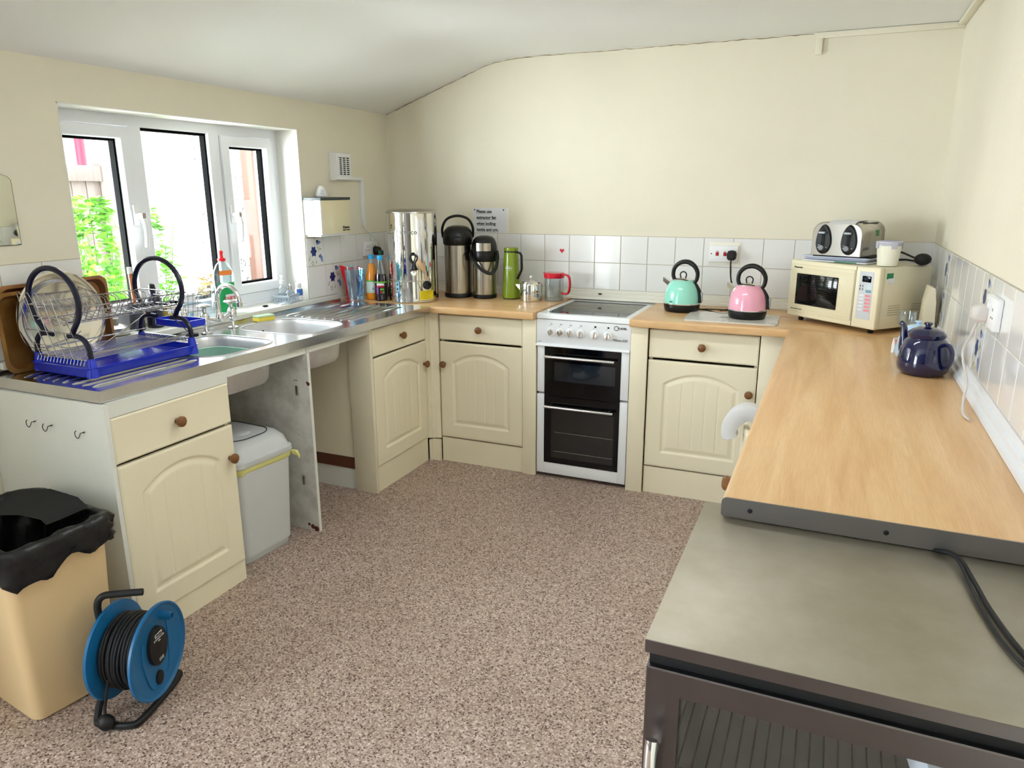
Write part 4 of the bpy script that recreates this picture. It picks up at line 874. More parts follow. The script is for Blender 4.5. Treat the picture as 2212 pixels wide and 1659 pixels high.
for i, ch in enumerate('THERMOS'):
    a = -88 + i * 5.4 + 20 - 16; z = 0.178; text(ch, 0.009, (0.0458 * cos(rad(a)), 0.0458 * sin(rad(a)), z), (rad(93), 0, rad(a + 90)), bd, m_wprint, bold=0.0003)
b = MB(); b.tube([(0.0455 * cos(rad(-68 + 24 * cos(rad(q)))), 0.0455 * sin(rad(-68 + 24 * cos(rad(q)))), 0.178 + 0.012 * sin(rad(q))) for q in range(0, 360, 20)], 0.0008, 5, closed=True); b.build('badge_outline', m_wprint, bd)
t = thing('steel_teapot', 'small polished steel teapot with a knob lid, left of the red-lidded jug', 'teapot', (1.050, -0.205, 0.9055), rad(12))
b = MB(); b.lathe([(0.060, 0), (0.063, 0.002), (0.064, 0.010), (0.064, 0.088), (0.061, 0.100), (0.056, 0.104)], (0, 0, 0), 40); b.build('body', m_mirror, t)
b = MB(); b.lathe([(0.057, 0.104), (0.056, 0.108), (0.035, 0.117), (0.004, 0.120), (0.004, 0.124)], (0, 0, 0), 36); l = b.build('lid', m_mirror, t)
b = MB(); b.sphere((0, 0, 0.134), 0.0115, 16); b.build('knob', m_chrome, l)
b = MB(); b.loft([[(-x, y, z) for y, z in ((-w, z0), (w, z0), (w * 1.3, z1), (-w * 1.3, z1))] for x, w, z0, z1 in ((0.050, 0.016, 0.045, 0.092), (0.070, 0.010, 0.068, 0.092), (0.088, 0.006, 0.086, 0.094))]); b.build('spout', m_mirror, t)
m_redp = mat('clear_red_plastic', (206, 16, 48), 0.2, coat=0.4)
t = thing('measuring_jug', 'clear plastic jug with a red lid and handle beside the cooker', 'jug', (1.1725, -0.158, 0.9055), rad(-12))
b = MB(); b.lathe([(0.052, 0.0), (0.0545, 0.003), (0.0555, 0.150), (0.0535, 0.150), (0.052, 0.006), (0.002, 0.005)], (0, 0, 0), 40); b.build('body', m_cplastic, t)
b = MB(); b.lathe([(0.056, 0.130), (0.058, 0.135), (0.058, 0.155), (0.054, 0.159), (0.002, 0.159)], (0, 0, 0), 40, cap0=False); b.loft([[(-0.052, -0.016, 0.135), (-0.052, 0.016, 0.135), (-0.052, 0.018, 0.157), (-0.052, -0.018, 0.157)], [(-0.070, -0.003, 0.150), (-0.070, 0.003, 0.150), (-0.070, 0.004, 0.157), (-0.070, -0.004, 0.157)]]); b.build('lid', m_redp, t)
tubehandle([(0.052, 0, 0.150), (0.078, 0, 0.150), (0.098, 0, 0.138), (0.104, 0, 0.10), (0.098, 0, 0.060), (0.080, 0, 0.044), (0.054, 0, 0.046)], 0.0062, 'handle', m_redp, t, 1.6)
# squash bottles and jug by the corner
def squash(label, loc, liquid, fill, capc, cat='bottle', h=0.245, r=0.034, rz=0, body=None):
    t = thing('squash_bottle', label, cat, loc, rz); k = h / 0.245
    prof = [(r * 0.9, 0), (r, 0.004), (r, 0.02), (r * 0.97, 0.03), (r, 0.04), (r, 0.125 * k), (r * 0.86, 0.155 * k), (r * 0.5, 0.200 * k), (0.0125, 0.222 * k), (0.0125, 0.232 * k)]
    zf = fill
    lo = [p for p in prof if p[1] <= zf]; hi = [p for p in prof if p[1] > zf]
    i = len(lo); a, c = prof[i - 1], prof[i]; rr = a[0] + (c[0] - a[0]) * (zf - a[1]) / (c[1] - a[1])
    b = MB(); b.lathe(lo + [(rr, zf)], (0, 0, 0), 30); b.build('filled_part', liquid, t)
    b = MB(); b.lathe([(rr, zf + 0.0004)] + hi, (0, 0, 0), 30, cap0=False, cap1=False); b.build('empty_neck', body or m_cplastic, t, 'clear empty upper part of the bottle')
    b = MB(); b.lathe([(0.0150, 0.230 * k), (0.0155, 0.233 * k), (0.0155, 0.252 * k), (0.013, 0.255 * k)], (0, 0, 0), 20); b.build('cap', capc, t)
    return t
m_capblue = mat('sky_blue_cap', (30, 160, 222), 0.35)
z0 = 0.9055
t = squash('bottle of dark purple squash with a black and white label and blue cap', (0.257, -0.528, z0), mat('dark_purple_squash', (22, 8, 20), 0.15, coat=0.5), 0.150, m_capblue)
lb = cyl_patch(0.0345, -130, 40, 0.035, 0.110, 16).build('label', mat('black_label', (22, 18, 28), 0.35), t)
cyl_patch(0.0347, -130, 40, 0.103, 0.110, 16).build('label_band', mat('lime_band', (110, 190, 50), 0.4), lb)
cyl_patch(0.0348, -96, -24, 0.084, 0.100, 8).build('logo_cloud', m_wprint, lb)
for i, ch in enumerate('VIMTO'):
    a = -92 + i * 14.5; text(ch, 0.0155, (0.0351 * cos(rad(a)), 0.0351 * sin(rad(a)), 0.084 - i * 0.0008), (rad(90), 0, rad(a + 90)), lb, mat('crimson_print', (196, 20, 52), 0.4), bold=0.0010)
cyl_patch(0.0348, -104, -82, 0.040, 0.078, 4).build('purple_panel', mat('purple_print', (120, 70, 140), 0.4), lb)
cyl_patch(0.0348, -64, -26, 0.062, 0.071, 5).build('green_panel', mat('lime_band', (110, 190, 50), 0.4), lb)
for a, m in ((-62, 'crimson_print'), (-50, 'crimson_print'), (-38, 'lime_band'), (-28, 'lime_band')):
    cyl_patch(0.0348, a - 4, a + 4, 0.044, 0.056, 4).build('berry_print', _M[m], lb)
t = squash('bottle of orange squash with a white and green label and blue cap', (0.180, -0.500, z0), mat('orange_squash', (226, 140, 20), 0.2, coat=0.4), 0.205, m_capblue)
lb = cyl_patch(0.0345, -130, 40, 0.040, 0.112, 16).build('label', mat('pale_green_label', (196, 226, 214), 0.4), t)
cyl_patch(0.0347, -130, 40, 0.104, 0.112, 16).build('label_band', _M['lime_band'], lb); cyl_patch(0.0348, -70, -34, 0.050, 0.098, 6).build('white_panel', m_paper, lb)
cyl_patch(0.0349, -60, -38, 0.056, 0.070, 4).build('barcode', m_greyp, lb)
t = squash('clear bottle with a dark green cap behind the two squash bottles', (0.186, -0.405, z0), mat('weak_squash', (206, 196, 176), 0.2, trans=0.5, ior=1.2), 0.12, mat('bottle_green_cap', (24, 70, 50), 0.4), h=0.262)
m_tint = thin_clear('clear_blue_plastic', (206, 236, 246), 0.10)
m_tintd = thin_clear('aqua_blue_plastic', (70, 196, 236), 0.12)
m_redj = mat('red_jug_plastic', (226, 20, 40), 0.3)
def jug(label, loc, rz, m, mb_, mh, h=0.205, r0=0.042, r1=0.062, name='water_jug'):
    t = thing(name, label, 'jug', loc, rz)
    n = 28; rr = []
    def ring(r, z, lip=0.0, off=0.0): return [((r - off) * cos(2 * pi * k / n) - lip * max(0, cos(2 * pi * k / n - pi)) ** 6, (r - off) * sin(2 * pi * k / n), z + (lip * 0.6) * max(0, cos(2 * pi * k / n - pi)) ** 4 + (0.004 if lip else 0) * cos(4 * pi * k / n)) for k in range(n)]
    b = MB(); b.loft([ring(r0 * 0.94, 0.016), ring(r0 * 0.9, 0.022), ring(r0, 0.03), ring((r0 + r1) / 2, h * 0.55), ring(r1, h, 0.022), ring(r1, h + 0.002, 0.022, 0.002), ring((r0 + r1) / 2, h * 0.55, 0, 0.002), ring(r0, 0.032, 0, 0.002), ring(r0 * 0.5, 0.030)]); b.build('body', m, t)
    b = MB(); b.loft([ring(r0 * 1.06, 0), ring(r0 * 1.08, 0.003), ring(r0 * 0.95, 0.016), ring(r0 * 0.5, 0.0165)]); b.build('base', mb_, t)
    tubehandle([(r1 * 0.93, 0, h * 0.83), (r1 + 0.012, 0, h * 0.80), (r1 + 0.024, 0, h * 0.70), (r1 + 0.024, 0, h * 0.45), (r1 + 0.016, 0, h * 0.33), ((r0 + r1) / 2 - 0.002, 0, h * 0.30)], 0.0065, 'handle', mh, t, 1.6)
    return t
jug('clear blue tinted plastic jug standing on the sink drainer', (0.252, -0.760, 0.9125), rad(-38), m_tint, m_tintd, m_tintd, 0.190, 0.040, 0.056)
jug('opaque red plastic jug half hidden behind the clear blue jug', (0.088, -0.566, z0), rad(60), m_redj, m_redj, m_redj, 0.183, 0.036, 0.050)
# small black box behind the bottles
t = thing('small_box', 'small black box with pale script lettering between the squash and the urn', 'box', (0.225, -0.330, z0), rad(58))
b = MB(); b.box(-0.05, -0.03, 0, 0.05, 0.03, 0.055, 0.002); b.build('carton', m_black, t); text('Cut', 0.028, (0.012, -0.0305, 0.030), FX, t, mat('pink_grey_print', (190, 160, 160), 0.5), shear=0.3)
# electrical sockets and notice on the back wall
t = thing('notice', 'white paper notice about the extractor fan pinned above the flasks', 'notice', (0.704, -0.0015, 1.340))
b = MB(); b.box(-0.115, -0.0006, -0.073, 0.108, 0, 0.073); sh_ = b.build('sheet', m_paper, t)
b = MB(); b.box(0.100, -0.0004, -0.076, 0.120, 0.0002, 0.074); b.build('sheet_behind', m_trim, t, 'yellowish sheet sticking out behind')
for i, s in enumerate(('Please use', 'extractor fan', 'when boiling', 'kettle and urn.')):
    z = 0.052 - i * 0.0355; o = text(s, 0.0245, (-0.092, -0.0009, z), FX, sh_, m_ink, align='LEFT', bold=0.0007); w = o.dimensions.x
    b = MB(); b.box(-0.092, -0.0011, z - 0.0125, -0.092 + w, -0.0006, z - 0.0112); b.build('underline', m_ink, sh_)
for x in (-0.104, 0.086): b = MB(); b.lathe([(0.0045, 0), (0.003, -0.003)], (x, -0.0006, 0.062), 12, 'Y'); b.build('pin', m_black, sh_)
t = thing('cooker_switch', 'white socket plate with two red switches above the kettles', 'socket', (2.076, -0.007, 1.185))
b = MB(); b.box(-0.080, -0.004, -0.060, 0.082, 0.0, 0.062, 0.002); b.build('backing_plate', m_trim, t)
b = MB(); b.box(-0.073, -0.020, -0.043, 0.073, -0.004, 0.043, 0.003); p = b.build('plate', m_white, t)
m_rs = mat('red_rocker', (176, 16, 26), 0.3)
for x in (-0.034, 0.006):
    b = MB(); b.box(x - 0.0075, -0.0245, -0.010, x + 0.0075, -0.020, 0.010, 0.001); b.build('switch', m_rs, p, 'red rocker switch')
    b = MB(); b.box(x - 0.006, -0.0205, 0.014, x + 0.006, -0.0198, 0.0155); b.build('switch_print', m_ink, p)
b = MB(); b.lathe([(0.0035, -0.0196), (0.003, -0.0205)], (-0.064, 0, 0.0), 12, 'Y'); b.build('neon_light', m_blackm, p)
MBk = Matrix.Translation(V(2.118, -0.0275, 1.180))
uk_plug(None, MBk, 'black plug in the switched socket behind the pink kettle', m_rubber, [(2.118, -0.045, 1.158), (2.118, -0.05, 1.12), (2.125, -0.055, 1.06), (2.145, -0.06, 0.985), (2.150, -0.10, 0.915), (2.10, -0.19, 0.9105)])

# ================================================================ KETTLES
def kettle(label, loc, rz, m, s=1.0, name='kettle'):
    t = thing(name, label, 'kettle', loc, rz)
    b = MB(); b.lathe([(0.084 * s, 0), (0.088 * s, 0.006 * s), (0.092 * s, 0.022 * s), (0.093 * s, 0.038 * s), (0.090 * s, 0.040 * s)], (0, 0, 0), 48); b.build('base', m_black, t)
    b = MB(); b.lathe([(0.0925 * s, 0.040 * s), (0.0935 * s, 0.042 * s), (0.0925 * s, 0.045 * s)], (0, 0, 0), 48); b.build('trim_ring', m_chrome, t)
    pr = [(0.0925, 0.045), (0.0920, 0.072), (0.0885, 0.098), (0.0820, 0.122), (0.0710, 0.143), (0.0580, 0.158), (0.0500, 0.163)]
    b = MB(); b.lathe([(r * s, z * s) for r, z in pr], (0, 0, 0), 48); b.build('body', m, t)
    b = MB(); b.lathe([(r * s, z * s) for r, z in ((0.050, 0.161), (0.0515, 0.164), (0.045, 0.169), (0.022, 0.176), (0.002, 0.177))], (0, 0, 0), 40); l = b.build('lid', m_chrome, t)
    b = MB(); b.tube([(0.017 * s * cos(rad(a)), 0, (0.188 + 0.0165 * sin(rad(a))) * s) for a in range(-45, 226, 15)], 0.0035 * s, 8); b.lathe([(0.012 * s, 0.170 * s), (0.010 * s, 0.175 * s)], (0, 0, 0), 16); b.build('lid_ring', m_black, l)
    b = MB(); b.loft([[(-x * s, y * s, z * s) for y, z in ((-w, z0), (0, z0 - 0.006), (w, z0), (w * 1.05, z1), (-w * 1.05, z1))] for x, w, z0, z1 in ((0.060, 0.018, 0.118, 0.146), (0.085, 0.015, 0.136, 0.160), (0.106, 0.013, 0.150, 0.172))]); b.build('spout', m_chrome, t)
    P = [(-0.046, 0, 0.160), (-0.056, 0, 0.185), (-0.050, 0, 0.222), (-0.020, 0, 0.250), (0.020, 0, 0.256), (0.056, 0, 0.238), (0.076, 0, 0.205), (0.074, 0, 0.170), (0.064, 0, 0.150), (0.072, 0, 0.138), (0.090, 0, 0.110), (0.097, 0, 0.075), (0.098, 0, 0.050)]
    b = MB(); q = spl([(x * s, y, z * s) for x, y, z in P], 5); n = len(q)
    rs = [0.0095 * s + 0.0030 * s * math.exp(-((i - 20) / 8.0) ** 2) for i in range(n)]
    b.tube(q, rs, 14, flat=1.35); b.build('handle', m_black, t)
    b = MB(); b.box(0.092 * s, -0.006 * s, 0.056 * s, 0.111 * s, 0.006 * s, 0.104 * s, 0.003); b.build('water_gauge', mat('gauge_window', (160, 164, 166), 0.2), t)
    return t
m_mint = mat('mint_enamel', (156, 230, 210), 0.18, coat=0.6); m_pink = mat('pink_enamel', (244, 174, 196), 0.18, coat=0.6)
kettle('mint green dome kettle with a black hoop handle', (1.912, -0.248, 0.9055), rad(-12), m_mint, 0.985)
t = bpy.data.objects['kettle']; text('swan', 0.009, (-0.022, -0.0905, 0.056), (rad(90), 0, rad(-14)), t, m_ink, bold=0.0003)
kettle('pale pink dome kettle standing on the worktop saver', (2.252, -0.378, 0.9115), rad(-10), m_pink, 0.97)
t = thing('worktop_saver', 'white patterned glass worktop saver under the pink kettle', 'board', (2.186, -0.400, 0.9055), rad(1.5))
b = MB(); b.loft([rrect(-0.214, -0.145, 0.214, 0.145, 0.02, z, 5) for z in (0.0, 0.0008)] + [rrect(-0.2145, -0.1455, 0.2145, 0.1455, 0.02, z, 5) for z in (0.001, 0.0055)]); b.build('glass', mat('printed_white_glass', (228, 226, 218), 0.15, col2=(176, 172, 158), vscale=22, thr=(0.30, 0.42)), t)
b = MB(); b.box(-0.055, -0.03, 0.0055, 0.055 - 0.06, 0.012, 0.0058); b.build('printed_square', mat('grey_pattern', (176, 170, 156), 0.3), t)
b = MB(); b.tube(spl([(2.00, -0.215, 0.915), (2.06, -0.235, 0.910), (2.11, -0.29, 0.9095), (2.16, -0.275, 0.9095), (2.20, -0.22, 0.9095), (2.15, -0.175, 0.9095), (2.06, -0.165, 0.9095), (1.99, -0.19, 0.9095)], 6), 0.0032, 8); tag(b.build('coiled_flex', m_rubber), 'black kettle flex lying on the worktop between the kettles', 'cable')

# ================================================================ MICROWAVE
m_mwc = mat('cream_enamel', (232, 222, 190), 0.35); m_mws = mat('cream_metal_case', (222, 214, 186), 0.4, var=0.03, vscale=3)
mw = thing('microwave', 'cream microwave oven with a black window set diagonally in the right hand corner', 'microwave', (2.428, -0.300, 0.9055), rad(-41))
Wm, Dm, Hm, f0 = 0.490, 0.335, 0.286, 0.022
b = MB(); b.box(0.002, 0.028, f0, Wm - 0.002, Dm, Hm - 0.002, 0.006); b.build('case', m_mws, mw)
b = MB(); b.box(0, 0.0, f0, Wm, 0.030, Hm, 0.007, 3); fc = b.build('front', m_mwc, mw)
b = MB(); b.box(0.012, -0.005, 0.045, 0.368, 0.002, Hm - 0.018, 0.002); dr = b.build('door', mat('ribbed_cream_door', (226, 216, 182), 0.35), mw)
for i in range(26):
    z = 0.056 + i * 0.0078
    b = MB(); b.tube([(0.016, -0.0052, z), (0.364, -0.0052, z)], 0.0011, 5); b.build('door_rib', m_mwc, dr)
b = MB(); b.box(0.050, -0.0085, 0.082, 0.288, -0.004, 0.226, 0.002); wn_ = b.build('door_window', m_blackglass, dr)
for i in range(18): b = MB(); z = 0.087 + i * 0.0078; b.tube([(0.053, -0.0086, z), (0.285, -0.0086, z)], 0.0007, 4); b.build('window_line', mat('dark_line', (44, 44, 40), 0.4), wn_)
b = MB(); b.box(0.372, -0.0012, f0 + 0.004, 0.3735, 0.001, Hm - 0.002); b.build('door_gap', m_blackm, fc)
text('Panasonic', 0.0125, (0.030, -0.0070, 0.254), FX, dr, m_ink, align='LEFT', bold=0.0002)
text('MICROWAVE OVEN', 0.0075, (0.028, -0.0070, 0.058), FX, dr, m_ink, align='LEFT')
b = MB(); b.box(0.392, -0.0015, 0.062, 0.462, 0.001, 0.266, 0.001); cp_ = b.build('control_panel', mat('grey_keypad', (204, 208, 212), 0.4), fc)
b = MB(); b.box(0.408, -0.0030, 0.222, 0.452, -0.001, 0.248, 0.001); dsp = b.build('display', m_blackglass, cp_); text('0:00', 0.014, (0.430, -0.0035, 0.234), FX, dsp, mat('dim_display_digits', (50, 60, 110), 0.4))
b = MB(); b.box(0.430, -0.0025, 0.178, 0.457, -0.0012, 0.190, 0.0005); b.build('start_key', mat('steel_blue_key', (120, 160, 176), 0.4), cp_)
b = MB(); b.lathe([(0.012, -0.0013), (0.012, -0.002)], (0.444, 0, 0.203), 14, 'Y'); b.build('sticker', mat('silver_sticker', (210, 220, 228), 0.2), cp_)
for i in range(5):
    z = 0.164 - i * 0.0155; b = MB(); b.box(0.430, -0.0028, z - 0.0055, 0.457, -0.0012, z + 0.0055, 0.0008); b.build('key', mat('pink_key', (230, 150, 156), 0.4), cp_, 'pink keypad key')
    b = MB(); b.box(0.398, -0.0022, z - 0.004, 0.422, -0.0012, z + 0.004, 0.0005); b.build('key', m_paper, cp_, 'white keypad key')
for i in range(4): b = MB(); b.box(0.399 + (i % 2) * 0.013, -0.0022, 0.186 + (i // 2) * 0.014, 0.402 + (i % 2) * 0.013, -0.0012, 0.195 + (i // 2) * 0.014); b.build('key_print', m_ink, cp_)
for x in (0.05, Wm - 0.05):
    for y in (0.045, Dm - 0.04): b = MB(); b.lathe([(0.010, 0), (0.012, 0.004), (0.012, f0 + 0.002)], (x, y, 0), 14); b.build('foot', m_black, mw)
m_vent = mat('vent_slot', (176, 168, 142), 0.5)
for i in range(5):
    for y in (0.075, 0.225): b = MB(); b.box(Wm - 0.0025, y, 0.080 + i * 0.010, Wm - 0.0012, y + 0.075, 0.083 + i * 0.010); b.build('vent_slot', m_vent, mw)
m_greens = mat('green_white_sticker', (30, 130, 80), 0.4)
b = MB(); b.box(Wm - 0.0022, 0.045, 0.238, Wm - 0.0012, 0.085, 0.262); sk = b.build('sticker', m_greens, mw, 'torn green and white sticker'); 
b = MB(); b.box(Wm - 0.0022, 0.055, 0.218, Wm - 0.0011, 0.095, 0.240); b.build('sticker_scraps', m_paper, sk)
MW = Matrix.Translation(V(2.428, -0.300, 0.9055)) @ Matrix.Rotation(rad(-41), 4, 'Z')
def mwp(x, y, z): return MW @ V(x, y, z)
ztop = Hm + 0.0008
# cloth and papers, white tray, black tray, toaster
t = thing('plastic_tray', 'white plastic tray under the toaster on top of the microwave', 'tray', mwp(0.165, 0.155, ztop + 0.006), rad(-41 + 20))
b = MB(); b.loft([rrect(-0.150 + d, -0.105 + d, 0.150 - d, 0.105 - d, 0.02, z, 4) for d, z in ((0.014, 0), (0.010, 0.003), (-0.006, 0.014), (-0.006, 0.017), (0.004, 0.015), (0.016, 0.005))]); b.build('pan', mat('bluish_white_plastic', (206, 212, 228), 0.3), t)
t = thing('folded_cloth', 'folded tea towel with a green edge lying under the white tray', 'cloth', mwp(0.165, 0.150, ztop), rad(-41 + 14))
b = MB(); b.loft([rrect(-0.145, -0.115, 0.165, 0.10, 0.01, z, 3) for z in (0, 0.0045)]); b.build('towel', m_paper, t)
b = MB(); b.box(0.02, -0.1165, 0.0005, 0.12, -0.1152, 0.0045); b.build('green_edge', m_greens, t)
t = thing('black_tray', 'shallow black tray directly under the toaster', 'tray', mwp(0.168, 0.165, ztop + 0.0125), rad(-41 + 20))
b = MB(); b.loft([rrect(-0.128 + d, -0.078 + d, 0.128 - d, 0.078 - d, 0.012, z, 4) for d, z in ((0.004, 0.0), (0, 0.003), (0, 0.014), (0.004, 0.0165), (0.006, 0.0165))]); b.build('pan', m_blackm, t)
ts = thing('toaster', 'four slice polished steel toaster with two black control panels, on the microwave', 'toaster', mwp(0.168, 0.170, ztop + 0.0295), rad(-41 + 20))
Wt, Dt, Ht = 0.225, 0.285, 0.150
b = MB(); prf = [(-Wt / 2, 0), (Wt / 2, 0)]; R0 = 0.05
for i in range(8): a = rad(90 * i / 7); prf.append((Wt / 2 - R0 + R0 * cos(a), Ht - R0 + R0 * sin(a)))
for i in range(8): a = rad(90 + 90 * i / 7); prf.append((-Wt / 2 + R0 + R0 * cos(a), Ht - R0 + R0 * sin(a)))
b = MB(); b.loft([[(x * k, y, z * k + (1 - k) * 0.01) for x, z in prf] for y, k in ((-Dt / 2, 0.95), (-Dt / 2 + 0.004, 0.985), (-Dt / 2 + 0.012, 1), (Dt / 2 - 0.012, 1), (Dt / 2, 0.96))]); 
b.build('shell', mat('toaster_steel', (190, 186, 178), 0.2, 1.0), ts)
for s in (-1, 1):
    cx = s * 0.056
    b = MB(); b.loft([[(cx + a * k, y, 0.072 + c * k) for a, c in [(0.035 * cos(rad(q)) * (1 - 0.18 * sin(rad(q))), 0.067 * sin(rad(q))) for q in range(0, 360, 15)]] for y, k in ((-Dt / 2 + 0.002, 1.0), (-Dt / 2 - 0.008, 0.96), (-Dt / 2 - 0.011, 0.88))]); pn = b.build('control_panel', m_black, ts)
    b = MB(); b.box(cx - 0.008, -Dt / 2 - 0.013, 0.045, cx + 0.008, -Dt / 2 - 0.010, 0.115, 0.001); b.build('lever_slot', m_blackm, pn)
    b = MB(); b.box(cx - 0.016, -Dt / 2 - 0.032, 0.098, cx + 0.012, -Dt / 2 - 0.012, 0.106, 0.002); b.build('lever', m_greyp, pn)
    b = MB(); b.lathe([(0.012, -Dt / 2 - 0.010), (0.0115, -Dt / 2 - 0.024), (0.002, -Dt / 2 - 0.025)], (cx - 0.003, 0, 0.035), 18, 'Y'); b.build('browning_dial', mat('mid_grey_plastic', (130, 132, 136), 0.4), pn)
    for a, c in ((-0.018, 0.046), (-0.020, 0.036), (0.017, 0.036)): b = MB(); b.box(cx + a - 0.0025, -Dt / 2 - 0.0118, c - 0.001, cx + a + 0.0025, -Dt / 2 - 0.0105, c + 0.001); b.build('dial_print', m_wprint, pn)
for x in (-0.078, -0.034, 0.034, 0.078): b = MB(); b.box(x - 0.013, -0.09, Ht - 0.006, x + 0.013, 0.10, Ht + 0.0006 - (0.016 if abs(x) > 0.07 else 0)); b.build('bread_slot', m_blackm, ts)
b = MB(); b.box(Wt / 2 - 0.0008, 0.02, 0.085, Wt / 2 + 0.0006, 0.055, 0.112); b.build('sticker', m_greens, ts, 'torn green and white sticker')
# sheet of paper draped on the toaster
b = MB(); g = []
for i in range(9):
    row = []
    for j in range(7):
        x = -0.035 + i * 0.0145; y = -0.155 + j * 0.030
        d = 0.0; 
        if y < -Dt / 2 + 0.004: d = (-Dt / 2 + 0.004 - y) * 0.8
        z = Ht + 0.0018 - d + 0.0015 * sin(i * 1.3 + j)
        row.append((x, y - 0.022 if d else y, z + 0.001))
    g.append(row)
b.loft(g, closed=False); pp = b.build('loose_paper', m_paper); pp.matrix_world = ts.matrix_basis @ Matrix.Rotation(0, 4, 'Z'); pp.location = mwp(0.168, 0.170, ztop + 0.0310); pp.rotation_euler = (0, 0, rad(-21)); tag(pp, 'crumpled white paper lying across the top of the toaster', 'paper')
# plastic tub
t = thing('storage_tub', 'clear lidded tub of white powder at the front right of the microwave top', 'tub', mwp(0.428, 0.115, ztop))
b = MB(); b.lathe([(0.038, 0), (0.040, 0.003), (0.049, 0.088)], (0, 0, 0), 36); b.build('contents', mat('white_powder', (240, 236, 216), 0.6), t)
b = MB(); b.lathe([(0.0495, 0.086), (0.0505, 0.094), (0.0535, 0.098), (0.0535, 0.103), (0.049, 0.105), (0.044, 0.1035), (0.002, 0.1035)], (0, 0, 0), 36); l = b.build('lid', mat('frosted_lid', (226, 226, 240), 0.25, trans=0.3), t)
for a in (-160, -70, 20, 110): b = MB(); b.box(0.050, -0.012, 0.074, 0.0525, 0.012, 0.100, 0.001); o = b.build('clip', _M['frosted_lid'], l); o.rotation_euler = (0, 0, rad(a))
b = MB(); b.lathe([(0.040, 0.1036), (0.039, 0.1046)], (0, 0, 0), 30); b.build('lid_seal', mat('violet_seal', (150, 146, 206), 0.4), l)
# black kitchen utensils
def utensil(label, p0, p1, head):
    t = thing('serving_utensil', label, 'utensil', p1)
    b = MB(); q = V(*p0) - V(*p1); b.tube([q, q * 0.5 + V(0, 0, 0.004), V(0, 0, 0)], [0.0055, 0.0045, 0.004], 8); b.build('handle', m_blackm, t)
    b = MB(); d = -q.normalized()
    b.sphere((d.x * 0.03, d.y * 0.03, 0.002), 0.034, 18, 1.0, 0.85, head); b.build('head', m_blackm, t)
pa = mwp(0.30, 0.290, ztop + 0.012); pb = mwp(0.474, 0.245, ztop + 0.026)
utensil('black nylon ladle lying behind the tub with its head over the edge', pa + V(0, 0, 0.045), pb, 0.75)
utensil('black nylon slotted spoon lying flat behind the tub', mwp(0.31, 0.32, ztop + 0.008), mwp(0.440, 0.290, ztop + 0.012), 0.28)

# ================================================================ RIGHT HAND WORKTOP THINGS
m_navyE = mat('navy_enamel', (8, 15, 62), 0.10, coat=0.8); m_skyE = mat('pale_blue_enamel', (180, 210, 232), 0.15, coat=0.6)
def teapot(label, loc, rz, m, s=1.0, name='enamel_teapot'):
    t = thing(name, label, 'teapot', loc, rz)
    b = MB(); b.lathe([(r * s, z * s) for r, z in ((0.060, 0), (0.068, 0.004), (0.080, 0.016), (0.084, 0.034), (0.082, 0.055), (0.075, 0.092), (0.067, 0.116), (0.056, 0.128), (0.059, 0.132), (0.060, 0.138))], (0, 0, 0), 48); b.build('body', m, t)
    b = MB(); b.lathe([(r * s, z * s) for r, z in ((0.060, 0.138), (0.061, 0.142), (0.050, 0.154), (0.030, 0.162), (0.012, 0.164), (0.008, 0.166))], (0, 0, 0), 40); l = b.build('lid', m, t)
    b = MB(); b.lathe([(r * s, z * s) for r, z in ((0.008, 0.164), (0.009, 0.170), (0.014, 0.174), (0.014, 0.180), (0.009, 0.182))], (0, 0, 0), 20); b.build('knob', m, l)
    b = MB(); q = spl([(-0.066 * s, 0, 0.045 * s), (-0.092 * s, 0, 0.070 * s), (-0.098 * s, 0, 0.115 * s), (-0.104 * s, 0, 0.150 * s), (-0.118 * s, 0, 0.160 * s)], 5); n = len(q)
    b.tube(q, [(0.022 - 0.0125 * min(1, i / (n * 0.75))) * s for i in range(n)], 14); b.build('spout', m, t)
    tubehandle([(0.070 * s, 0, 0.112 * s), (0.092 * s, 0, 0.118 * s), (0.108 * s, 0, 0.100 * s), (0.111 * s, 0, 0.070 * s), (0.100 * s, 0, 0.044 * s), (0.084 * s, 0, 0.034 * s)], 0.0065 * s, 'handle', m, t, 1.5)
    return t
teapot('dark navy blue enamel teapot at the front of the right worktop', (2.925, -1.300, 0.9055), rad(-58) + pi * 0, m_navyE, 0.97)
bpy.data.objects['enamel_teapot'].rotation_euler = (0, 0, rad(-50))
teapot('pale blue enamel teapot half hidden behind the navy teapot', (2.918, -1.075, 0.9055), rad(70), m_skyE, 0.80)
t = thing('wine_glass', 'empty stemmed wine glass standing in front of the microwave side', 'glass', (2.905, -0.770, 0.9055))
b = MB(); b.lathe([(0.030, 0), (0.031, 0.0015), (0.006, 0.005), (0.003, 0.012), (0.003, 0.055), (0.010, 0.062), (0.028, 0.078), (0.034, 0.100), (0.033, 0.135), (0.0315, 0.135), (0.0325, 0.100), (0.027, 0.081), (0.008, 0.066), (0.001, 0.064)], (0, 0, 0), 32); b.build('bowl_and_stem', m_cplastic, t)
t = thing('snack_packet', 'small orange and white packet beside the pale blue teapot', 'packet', (2.872, -0.955, 0.9055), rad(30))
b = MB(); b.loft([[(-0.022, -0.008, 0), (0.022, -0.008, 0), (0.022, 0.008, 0), (-0.022, 0.008, 0)], [(-0.02, -0.009, 0.03), (0.024, -0.007, 0.028), (0.022, 0.008, 0.03), (-0.022, 0.008, 0.028)], [(-0.022, -0.001, 0.058), (0.018, -0.001, 0.060), (0.018, 0.001, 0.060), (-0.022, 0.001, 0.058)]]); b.build('wrapper', m_paper, t)
b = MB(); b.box(-0.018, -0.0100, 0.036, 0.014, -0.0065, 0.052); b.build('orange_print', mat('orange_label', (250, 140, 60), 0.4), t)
